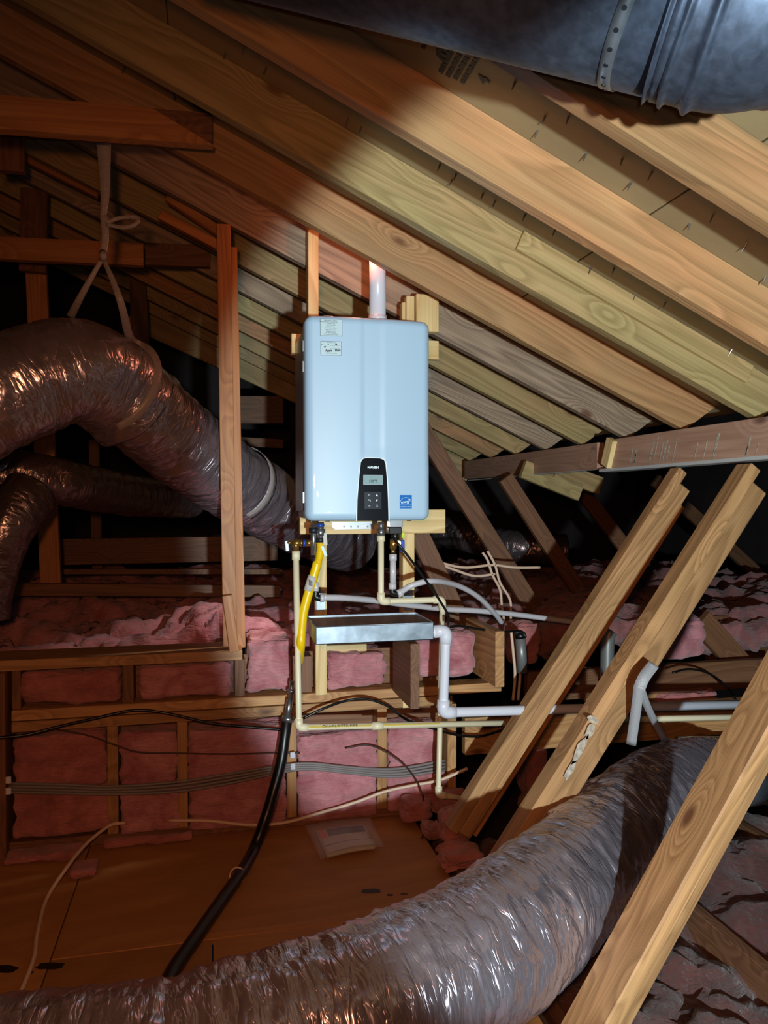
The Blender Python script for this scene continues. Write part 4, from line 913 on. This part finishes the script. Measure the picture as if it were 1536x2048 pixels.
hs_ = empty('hanging_strap', aD(206, 290, 2.42), 'knotted white plastic strap holding up the large foil duct', 'strap')
ribbon('band', [aD(207, 283, 2.42), aD(209, 330, 2.42), aD(210, 390, 2.42), aD(207, 432, 2.42)], lambda f: .046-.028*f, M['strapw'], None, parent=hs_)
ribbon('band', [aD(207, 430, 2.42), aD(211, 470, 2.42), aD(205, 515, 2.42)], .022, M['strapw'], None, parent=hs_)
ribbon('loop_end', [aD(210, 447, 2.42), aD(235, 437, 2.42), aD(262, 434, 2.42), aD(277, 438, 2.42), aD(268, 450, 2.41), aD(245, 455, 2.41), aD(212, 449, 2.41)], .012, M['strapw'], None, parent=hs_)
me = tube_mesh([aD(206, 505, 2.42), aD(206, 512, 2.41), aD(206, 519, 2.42)], .012, 12); link('knot', me, M['strapw'], hs_)
ribbon('leg', [aD(205, 516, 2.42), aD(180, 560, 2.42), aD(158, 600, 2.46), aD(140, 636, 2.54)], lambda f: .012+.014*f, M['strapw'], None, parent=hs_)
# wrap that hugs the duct
def hug(path, i, r, a0, a1, tilt, n=22):
    c = path[i]; t = (path[i+3]-path[i-3]).normalized(); u = Vector((0, 0, 1)); u = (u-t*u.dot(t)).normalized(); v = t.cross(u)
    if v.dot(C0-c) < 0: v = -v
    return [c+u*math.cos(a)*r+v*math.sin(a)*r+t*tilt*math.sin(a) for a in np.linspace(a0, a1, n)], t
iw = int(len(pathA)*.86); hg, t_ = hug(pathA, iw, .178, .15, 2.9, .03)
ribbon('leg', [aD(207, 518, 2.42), aD(225, 560, 2.40), aD(243, 610, 2.40), hg[0].lerp(aD(253, 660, 2.42), .5)]+hg[1::3], lambda f: .012+.026*min(1, f*2), M['strapw'], None, parent=hs_, n=6)
iw = int(len(pathB)*.43); hg, t_ = hug(pathB, iw, .173, .0, 2.7, .02)
ribbon('duct_strap', hg[::2], .05, M['strapw'], 'translucent strap wrapped round the duct just left of the stud pair', n=4, wd=t_)
# grey strap on the second brace
gs = empty('hanging_strap', oY(1280, 1380, 2.05), 'grey woven strap slung from the second brace to the foreground duct', 'strap')
ribbon('band', [oY(1308, 1328, 2.04), oY(1288, 1355, 2.02), oY(1278, 1378, 2.02)], .034, M['strap'], None, parent=gs)
ribbon('band', [oY(1278, 1372, 2.02), oY(1272, 1420, 2.06), oY(1262, 1490, 2.12)], .030, M['strap'], None, parent=gs)
ribbon('band', [oY(1280, 1372, 2.02), oY(1298, 1420, 2.10), oY(1330, 1482, 2.25)], .022, M['strap'], None, parent=gs)

# ------------------------------------------------------------------ overhead galvanised duct
od = empty('overhead_duct', aD(1000, -60, 1.1), 'large round galvanised duct overhead at the upper right', 'duct')
R_ = .165
a_, b_ = aD(420, -252, 1.28), aD(1400, -44, 1.12)
cyl('pipe_body', a_, b_, R_, M['galv_b'], od, 96)
dirn = (b_-a_).normalized()
c_ = b_+dirn*.08+Vector((0, 0, .012)); e_ = c_+Vector((.09, -.01, .05)); e2 = e_+Vector((.09, -.03, .10))
fp = catmull([b_-dirn*.02, b_+dirn*.05, c_, e_, e2], 24)
link('flexible_section', tube_mesh(fp, R_+.002, 96, disp=lambda s, t, p, d: .010*max(0, math.cos(s*2*math.pi/.030))**3+.002*noise.noise(Vector((s*20, math.cos(t)*3, math.sin(t)*3)))), M['galv_b'], od)
cyl('crimped_edge', b_-dirn*.012, b_+dirn*.002, R_+.004, M['galv_b'], od, 96)
# perforated hanger strap round the pipe
cs = b_-dirn*.055; u = Vector((0, 0, 1)); u = (u-dirn*u.dot(dirn)).normalized(); v = dirn.cross(u); v = v if v.dot(C0-cs) > 0 else -v
pts = [cs+(u*math.cos(a)+v*math.sin(a))*(R_+.0016)+dirn*.03*math.cos(a) for a in np.linspace(.3, 5.6, 60)]
hsp = ribbon('hanger_strap', pts, .020, M['galv'], None, parent=od, wd=dirn, n=1)
for i in range(2, 58, 2):
    p = pts[i]; n_ = (p-cs); n_ = (n_-dirn*n_.dot(dirn)).normalized(); cyl('strap_hole', p+n_*.0002, p+n_*.0016, .0038, M['ink'], hsp, 10)

# ------------------------------------------------------------------ manual in a clear bag
mb_ = empty('manual_packet', oZ(690, 1690, .0), 'folded manual in a clear plastic bag lying on the plywood floor', 'manual')
c0, c1, c2, c3 = [oZ(*p, 0) for p in [(648, 1728), (765, 1705), (738, 1650), (618, 1664)]]
def quad(u_, v_): return (c0*(1-u_)+c1*u_)*(1-v_)+(c3*(1-u_)+c2*u_)*v_
def sheet(name, u0, v0, u1, v1, z, mat, bulge=.0, th=.0015, parent=mb_):
    nx = 14; ny = 8; vs = []
    for j in range(ny+1):
        for i in range(nx+1):
            u = u0+(u1-u0)*i/nx; v = v0+(v1-v0)*j/ny; p = quad(u, v)
            vs.append((p.x, p.y, z+bulge*math.sin(math.pi*u)*(.4+.6*(1-v))+(.0012*noise.noise(p*30) if mat is M['film'] else 0)))
    n = len(vs); W = nx+1; vs += [(a, b, c-th) for a, b, c in vs]; fs = []
    for j in range(ny):
        for i in range(nx): a = j*W+i; fs += [(a, a+1, a+W+1, a+W), (n+a, n+a+W, n+a+W+1, n+a+1)]
    for i in range(nx): fs += [(i, n+i, n+i+1, i+1), (ny*W+i, ny*W+i+1, n+ny*W+i+1, n+ny*W+i)]
    for j in range(ny): fs += [(j*W, (j+1)*W, n+(j+1)*W, n+j*W), (j*W+nx, n+j*W+nx, n+(j+1)*W+nx, (j+1)*W+nx)]
    me = bpy.data.meshes.new(name); me.from_pydata(vs, [], fs); return link(name, me, mat, parent, None, True)
sheet('booklet', .08, .10, .90, .90, .014, M['paper'], .008, .012)
ctop = sheet('cover_sheet', .10, .34, .88, .88, .0155, M['paper'], .0085, .001)
sheet('orange_block', .10, .60, .22, .88, .0168, M['orange'], .0086, .0008, ctop); sheet('title_block', .24, .62, .86, .84, .0168, M['navy'], .0086, .0008, ctop)
fold = sheet('folded_edge', .08, .10, .90, .30, .020, M['paper'], .012, .002)
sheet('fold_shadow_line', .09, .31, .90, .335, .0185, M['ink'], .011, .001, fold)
sheet('clear_bag', -.06, -.03, 1.03, 1.04, .024, M['film'], .011, .0006)
